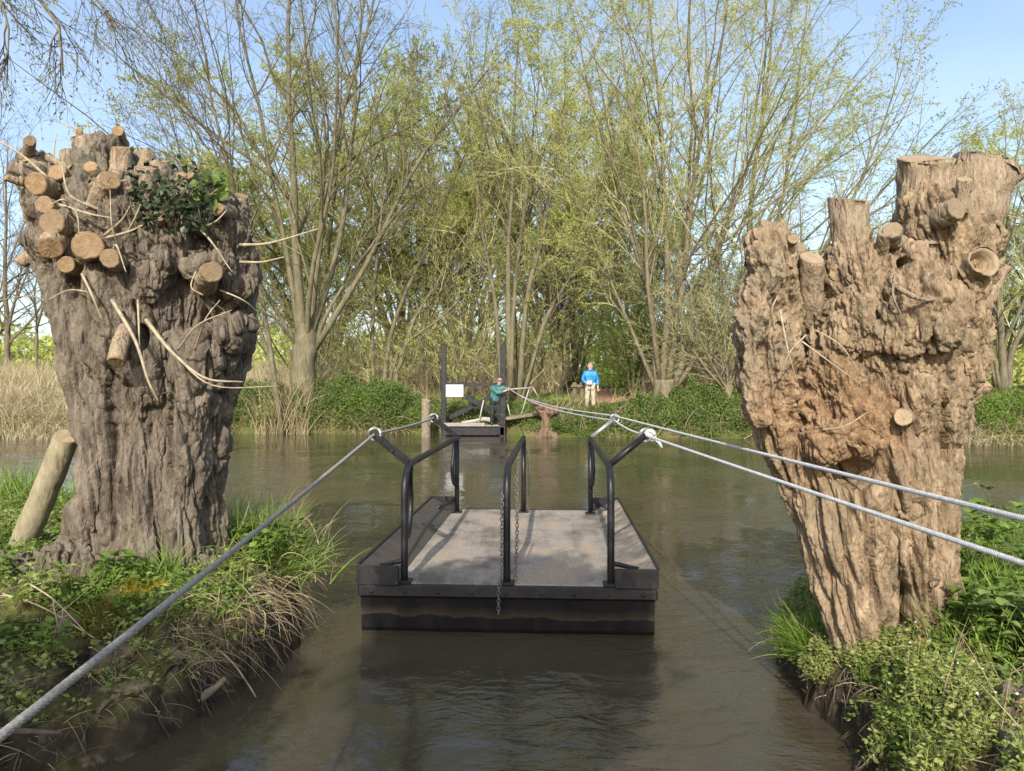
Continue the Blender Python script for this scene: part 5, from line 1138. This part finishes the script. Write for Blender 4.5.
def grass_thing(c, n, h, w_, spread, lab, mat=M_grass, dry=.0, **k):
    mb = MB(); V, q = tuft(c, n, h, w_, spread, **k); mb.add(V, q)
    if dry: V, q = tuft(c, int(n*dry), h*.9, w_, spread, bend=1.4); mb.add(V, q, m=1)
    return tag(mb.out('grass_tuft', [mat, M_dry], smooth=False, own=True), lab, 'grass', 'grass tufts on the near banks')
def onL(px, py, d): p = P(px, py, d); p[2] = float(hL(np.array([p[0]]), np.array([p[1]]))[0]); return p
def onR(px, py, d): p = P(px, py, d); p[2] = float(hR(np.array([p[0]]), np.array([p[1]]))[0]); return p
grass_thing(onL(250, 545, 5.6), 460, .56, .010, .20, 'fresh grass tuft with dry blades right of the grey stump by the steel rope', dry=.5)
grass_thing(onL(285, 545, 5.4), 360, .50, .009, .13, 'leaning green grass on the corner of the left bank above the water', dry=.5, lean=(.5, -.1, 0))
grass_thing(onL(165, 575, 4.68), 60, .34, .013, .05, 'small upright bright grass tuft in front of the grey stump', bend=.3)
grass_thing(onL(225, 520, 6.1), 160, .45, .010, .2, 'long grass behind the right side of the grey stump', dry=.6)
grass_thing(onL(18, 500, 7.8), 260, .55, .012, .15, 'green reed grass at the water left of the leaning log', bend=.3)
grass_thing(onL(52, 500, 7.6), 90, .50, .012, .14, 'narrow reed grass between the leaning log and water', bend=.3, dry=.4)
grass_thing(onR(812, 600, 4.3), 520, .42, .008, .055, 'lush bright grass tuft left of the pale stump above the water', lean=(-.28, -.12, 0), bend=.6)
grass_thing(onR(985, 640, 3.6), 160, .36, .010, .16, 'green grass growing right of the pale stump base', bend=.7)
grass_thing(onR(1010, 590, 3.9), 300, .5, .010, .19, 'tall green grass at the right edge under the white ropes', bend=.8)
# leafy plants with stems and toothed leaves
def plant(c, h, ns, lab, mat, leafL=.09, spread=.10, name='leafy_plant', tiers=4, droop=-.15):
    mb = MB(); C = []; D = []; st = []
    for s in range(ns):
        b = np.asarray(c)+nr.normal(size=3)*[spread, spread, .005]; hh = h*nr.uniform(.5, 1.1); tip = b+np.array([nr.normal()*.05, nr.normal()*.05, hh]); st.append(np.stack([np.asarray(c)-[0, 0, .02]]+[b*(1-f)+tip*f for f in np.linspace(.03, 1, 4)]))
        for k in range(tiers):
            f = .25+.75*k/(tiers-1); p_ = b*(1-f)+tip*f; a0 = nr.uniform(0, 6.28)
            for j in range(2 if k < tiers-1 else 4):
                a = a0+j*(math.pi if k < tiers-1 else math.pi/2)+nr.normal()*.2; dv_ = np.array([math.cos(a), math.sin(a), nr.normal()*.15+(.1 if k < tiers-1 else .45)]); C.append(p_); D.append(dv_)
    C = np.array(C); D = unit(np.array(D)); n = len(C); L = leafL*nr.uniform(.6, 1.2, n)
    # each leaf: a folded 8-face blade with a toothed edge
    sd = unit(np.cross(D, [0, 0, 1.])+nr.normal(size=(n, 3))*.15); nm = np.cross(sd, D); prof = [(0, .02), (.12, .22), (.3, .36), (.42, .31), (.55, .33), (.7, .2), (.82, .17), (1., .005)]
    rows = []
    for f, wv in prof:
        mid = C+D*(L*f)[:, None]+nm*(L*(.10*math.sin(f*3)+droop*f*f))[:, None]; e_ = nm*(L*wv*.35)[:, None]
        rows.append(np.stack([mid-sd*(L*wv)[:, None]+e_, mid, mid+sd*(L*wv)[:, None]+e_], 1))
    V = np.stack(rows, 1).reshape(-1, 3); i0 = (np.arange(n)*24)[:, None]; q = []
    for k in range(7):
        for m in range(2): q.append(np.concatenate([i0+k*3+m, i0+k*3+m+1, i0+(k+1)*3+m+1, i0+(k+1)*3+m], 1))
    mb.add(V, np.concatenate(q)); V, q = tubes(np.stack(st), np.full((len(st), 5), .0025), 4); mb.add(V, q, m=0)
    return tag(mb.out(name, [mat], own=True, smooth=True), lab, 'plant', 'leafy plants on the near banks')
plant(onL(262, 560, 5.35), .20, 34, 'dense green nettle clump at the corner of the left bank', M_herbB, .07, .13)
plant(onL(115, 590, 4.55), .16, 9, 'leafy green plant beside the moss under the grey stump', M_herbB, .075, .06)
plant(onL(40, 625, 4.2), .12, 10, 'low pale green plant on the left bank below the big root', M_herbP, .06, .09)
plant(onL(8, 590, 4.7), .14, 8, 'small green plant at the left edge below the big root', M_herbB, .06, .06)
plant(onL(75, 535, 5.4), .20, 10, 'green plant at the foot of the leaning log', M_herbB, .08, .09)
plant(onL(15, 545, 5.9), .13, 14, 'low green plants left of the leaning log foot', M_herbP, .06, .17)
plant(onL(40, 690, 3.85), .11, 14, 'green plant patch under the steel rope at lower left', M_herbB, .05, .09)
plant(onL(150, 545, 4.9), .10, 3, 'tiny leafy sprout against the grey stump foot', M_herbP, .05, .03)
plant(onR(985, 560, 4.4), .42, 40, 'tall nettles right of the pale stump under the ropes', M_herbB, .075, .2)
plant(onR(990, 620, 3.75), .24, 34, 'broad-leaved green plants beside the pale stump base', M_herbB, .065, .13)
plant(onR(1022, 640, 3.5), .26, 30, 'leafy green plants at the right edge of the bank', M_herb, .07, .14)
plant(onR(1000, 525, 5.2), .45, 26, 'dark nettles behind the pale stump at the right edge', M_herbB, .08, .26)
plant(onR(985, 665, 3.35), .09, 16, 'low broad leaves just right of the pale stump foot', M_herb, .06, .10, droop=-.3)
plant(onR(950, 672, 3.45), .07, 12, 'small bright green cushion plant at the pale stump foot', M_herbB, .04, .035)
# right bank: dusty small herbs with tiny white flowers, reddish patches
pts = scatter(hR, 1.4, 4.6, 2.4, 6.6, 9500, .06, 1.2); pts = pts[fbm(pts*2.9+3, 3) > -.08]; mb, C = cover('x', pts, '', None, 13, (.009, .032), .55, .10)
k = nr.integers(0, len(C), 1500); mb.n = mb.n
V, q = leaves(C[k]+[0, 0, .02], nr.normal(size=(1500, 3))*[1, 1, .4]+[0, 0, .2], nr.uniform(.008, .016, 1500), .011, nr); mb.add(V, q, m=1)
k = nr.integers(0, len(C), 2600); k = k[pn(C[k]*3.1+9) > .18]; V, q = leaves(C[k]+[0, 0, .01], nr.normal(size=(len(k), 3)), nr.uniform(.015, .04, len(k)), .02, nr); mb.add(V, q, m=2)
tag(mb.out('ground_cover', [M_herbP, plain('tiny_white_petals', (.62, .60, .55), .7, 0, .1, 9, 0), leaf_mat('rusty_leaves', [(.1, (.22, .09, .045)), (.6, (.36, .17, .08)), (.9, (.30, .16, .14))], .3)], smooth=False), 'dusty green herbs with tiny white flowers on the right bank', 'ground cover', kind='stuff')
pts = scatter(hR, 1.4, 4.6, 2.2, 6.6, 7000, .06, 1.2); pts = pts[fbm(pts*2.3+31, 2) > .12]; mb, C = cover('x', pts, '', None, 12, (.012, .036), .7, .15)
tag(mb.out('ground_cover', [M_herbB], smooth=False), 'fresh green patches of low herbs on the right bank', 'ground cover', kind='stuff')
pts = scatter(hL, -6, -1.4, 2.4, 8.2, 9000, .34, 1.2); pts = pts[fbm(pts*1.9+11, 2) > .15]; mb, C = cover('x', pts, '', None, 12, (.014, .040), .7, .13)
tag(mb.out('ground_cover', [M_herbB], smooth=False), 'fresh green patches of low herbs on the left bank', 'ground cover', kind='stuff')
pts = scatter(hL, -6, -1.4, 4.0, 8.4, 5000, .3, 1.2); pts = pts[fbm(pts*1.5+51, 2) > -.05]; n = len(pts)
V, q = blades(pts, unit(nr.normal(size=(n, 3))*[.5, .5, .1]+[0, 0, 1]), nr.uniform(.08, .30, n), nr.uniform(.003, .008, n), nr.uniform(.4, 1.6, n), nr); tag(build('grass', V, q, M_grass, smooth=False), 'thin fresh grass on top of the left bank', 'grass', kind='stuff')
pts = scatter(hR, 1.4, 2.6, 2.4, 5.4, 4200, .04, .44); pts = pts[fbm(pts*2.7+71, 2) > .08]; pts = pts+np.stack([-nr.uniform(-.02, .07, len(pts)), -nr.uniform(-.02, .05, len(pts)), nr.uniform(-.03, .03, len(pts))], -1); mb, C = cover('x', pts, '', None, 13, (.010, .034), .6, .13)
tag(mb.out('ground_cover', [M_herbP], smooth=False), 'dusty herbs spilling over the edge of the right bank', 'ground cover', kind='stuff')
e = scatter(hR, 1.4, 3.4, 2.4, 5.4, 420, .10, .40); n = len(e); pth = [e]; dd = unit(np.stack([-nr.uniform(.1, .7, n), -nr.uniform(.1, .7, n), -np.ones(n)], -1))
for k in range(7): dd = unit(dd+nr.normal(size=(n, 3))*.4+[-.03, -.03, -.08]); pth.append(pth[-1]+dd*nr.uniform(.015, .045, n)[:, None])
V, q = tubes(np.stack(pth, 1), np.linspace(1, .4, 8)[None]*nr.uniform(.002, .007, n)[:, None], 4); tag(build('exposed_roots', V, q, M_twigd), 'tangled thin roots on the face of the right bank', 'roots', kind='stuff')
e = scatter(hR, 1.6, 3.6, 2.5, 5.2, 260, .25, .8); n = len(e); V, q = blades(e, unit(nr.normal(size=(n, 3))*[.35, .35, .1]+[0, 0, 1]), nr.uniform(.15, .42, n), .004, nr.uniform(.2, .9, n), nr); tag(build('dead_stems', V, q, M_dry, smooth=False), 'upright dead stems among the herbs on the right bank', 'stems', kind='stuff')
pts = scatter(hR, 1.4, 5.5, 2.0, 7., 11000, .05, 1.2); n = len(pts)
V, q = blades(pts, unit(nr.normal(size=(n, 3))*[1, 1, .3]+[0, 0, .3]), nr.uniform(.05, .26, n), nr.uniform(.002, .005, n), nr.uniform(.4, 2., n), nr); tag(build('dry_litter', V, q, M_dry, smooth=False), 'dry stems and grass litter over the right bank', 'litter', kind='stuff')
pts = scatter(hR, 2.0, 5.8, 3.2, 6.9, 2600, .3, 1.2); pts = pts[(pts[:, 0] > .55*pts[:, 1]+.25)]; n = len(pts)
V, q = blades(pts, unit(nr.normal(size=(n, 3))*[.4, .4, .1]+[0, 0, 1]), nr.uniform(.15, .42, n), nr.uniform(.004, .010, n), nr.uniform(.3, 1.2, n), nr); tag(build('grass', V, q, M_grass, smooth=False), 'green grass behind and right of the pale stump', 'grass', kind='stuff')
# moss cushions
M_moss = leaf_mat('yellow_moss', [(.1, (.20, .15, .015)), (.5, (.34, .25, .025)), (.9, (.42, .34, .05))], .1, .9, 20); M_mossg = leaf_mat('olive_moss', [(.1, (.07, .065, .012)), (.5, (.12, .11, .018)), (.9, (.19, .17, .03))], .1, .9, 20)
for px, py, d_, s, mat, lab in ((145, 598, 4.5, .10, M_moss, 'golden yellow moss cushion beside the steel rope'), (131, 612, 4.42, .06, M_moss, 'small yellow moss patch under the golden moss cushion'), (105, 640, 4.15, .16, M_mossg, 'olive moss mound below the steel rope'), (218, 585, 4.95, .16, M_mossg, 'olive moss mound near the corner of the left bank')):
    c = onL(px, py, d_); n = 5000; a = nr.uniform(0, 6.28, n); r_ = np.sqrt(nr.uniform(0, 1, n))*s*(1+.4*np.sin(3*a)); xx = c[0]+np.cos(a)*r_; yy = c[1]+np.sin(a)*r_
    zz = hL(xx, yy)+.035*(1-(r_/s/1.4)**2)+fbm(np.stack([xx*20, yy*20, xx*0], -1), 3)*.015
    V, q = leaves(np.stack([xx, yy, zz], -1), nr.normal(size=(n, 3))*[.7, .7, .3]+[0, 0, .8], nr.uniform(.008, .02, n), .008, nr); tag(build('moss', V, q, mat, smooth=False, own=True), lab, 'moss', 'moss on the left bank')
# sticks
def stick(pts, r, lab, mat=M_twig, name='stick', branches=0):
    mb = MB(); pp = smoothpath(pts, 22); V, q, t = tube(pp, np.linspace(r, r*.5, 22)*(1+.15*pn(np.stack([np.arange(22)*.7, np.zeros(22), np.zeros(22)+r*900], -1))), 8); mb.add(V, q, t)
    for k in range(branches):
        a = pp[nr.integers(6, 18)]; b = a+nr.normal(size=3)*.10; V, q, t = tube(smoothpath([a, (a+b)/2+nr.normal(size=3)*.01, b], 8), np.linspace(r*.5, r*.2, 8), 6); mb.add(V, q, t)
    return tag(mb.out(name, mat, own=True), lab, 'stick')
stick([P(210, 643, 4.3), P(232, 662, 4.2), P(248, 684, 4.15), P(256, 697, 4.12)], .006, 'thin pale bent stick leaning off the left bank over water')
stick([P(-20, 730, 3.2), P(20, 731, 3.2), P(62, 733, 3.25)], .018, 'mossy grey stick lying at the bottom left edge', M_twigd)
stick([P(198, 700, 3.95), P(212, 690, 3.98), P(226, 678, 4.02)], .028, 'short grey piece of driftwood at the foot of the left bank', M_wood, 'driftwood')
stick([onL(160, 620, 4.3)+[0, 0, .03], onL(190, 610, 4.4)+[0, 0, .05], onL(215, 600, 4.5)+[0, 0, .03]], .005, 'thin dry twig on the left bank under the steel rope', branches=3)
for a, b, lab in (((30, 655), (85, 742 - 40), 'pale dead stem slanting down the lower left bank'), ((55, 625), (60, 690), 'pale dead stem hanging at the left bank edge'), ((0, 612), (95, 640), 'long dry stem lying across the left bank below the plants')):
    p0 = onL(*a, 4.15)+[0, 0, .06]; p1 = onL(b[0], b[1], 3.95)+[0, 0, .04]; stick([p0, (p0+p1)/2+[0, -.03, .05], p1], .0055, lab, branches=2)
# big stone-like root at right edge
sg = empty('old_root', P(1005, 735, 2.62), 'thick brown root at the bottom right corner', 'root'); V, Q, T = voxel_mesh([chain(2.62, (1012, 705, 12, .3), (1016, 735, 14, .15), (1022, 775, 15, .0)), chain(2.62, (1034, 700, 16, .25), (1044, 745, 20, .1))], .012, 4)
N = vnorm(V, Q, T); V = V+N*((ridges(V, 14, .3)-.5)*.03+flakes(V, 20, .4)*.02+fbm(V*9, 3)*.02)[:, None]; build('root_body', V, [Q, T] if len(T) else Q, M_barkL, sg)
# tree left of the frame whose drooping twigs hang into the top left
b = np.array([-8.8, 8.2, .5])
tr = np.random.default_rng(77)
make_tree('willow_tree', 'near willow beyond the left edge, thin twigs hanging into the sky', [[b, b+[.2, 0, 3], b+[1.0, -.1, 5.6], P(-60, -70, 8.1), P(45, 10, 8.), P(62, 74, 7.9)], [b+[.1, 0, 3.4], b+[.8, .2, 5.6], P(-40, -150, 8.4), P(70, -30, 8.3), P(122, 30, 8.2)], [b+[0, 0, 3.], b+[.3, .1, 5.], P(-60, -60, 8.2), P(0, 0, 8.), P(8, 88, 8.)], [b+[.1, 0, 3.], b+[-.8, .4, 6.], b+[-1.6, .8, 9.]]], [.075, .055, .045, .10],
          M_treedark, M_twigd, M_leafD, tr, nb=9, nt=5, ns=3, nl=3, t0=.5, ang=32, up=-.25, droop=.1, lenf=.11, leaf_l=.05, leaf_w=.018, twig_r=.0025, origin=b)

# willows behind the camera: they throw the shade on the near deck and the bank face
def ivy_pollard(x, y, zc, rx, rz, lab, n=9000):
    b = np.array([x, y, .9]); e = empty('ivy_pollard', b, lab, 'tree', 'ivy-clad pollards on the near bank')
    V, q, t = tube([b+[0, 0, -.3], b+[.03, 0, .8], b+[0, .05, (zc-.9)*.7], b+[0, 0, zc-.9]], [.36, .28, .27, .34], 18); V = V+unit(V-V.mean(0))*((ridges(V, 9, .2)-.5)*.06)[:, None]; MB().add(V, q, t).out('trunk', M_barkL, e)
    v = unit(nr.normal(size=(n, 3)))*nr.uniform(0, 1, n)[:, None]**.45; v = v*(1+.28*fbm(v*1.9+x*5, 3))[:, None]*[rx, rx, rz]
    V, q = leaves(v+[x, y, zc], nr.normal(size=(n, 3)), nr.uniform(.07, .13, n), nr.uniform(.06, .10, n), nr); mb = MB(); mb.add(V, q)
    st = np.stack([smoothpath([[x, y, zc-.4], np.array([x, y, zc])+d_*.5*[rx, rx, rz], np.array([x, y, zc])+d_*.95*[rx, rx, rz]], 7) for d_ in unit(nr.normal(size=(40, 3))+[0, 0, .5])]); V, q = tubes(st, np.full((40, 7), .02), 5); mb.add(V, q, m=1); mb.out('crown', [M_ivy, M_twigd], e, smooth=False)
ivy_pollard(-1.0, -2.6, 4.55, .95, .95, 'ivy-clad pollard willow behind the viewer, tallest of the row')
ivy_pollard(-2.85, -2.4, 3.5, .9, .95, 'lower ivy-clad pollard willow behind the viewer, to its left')
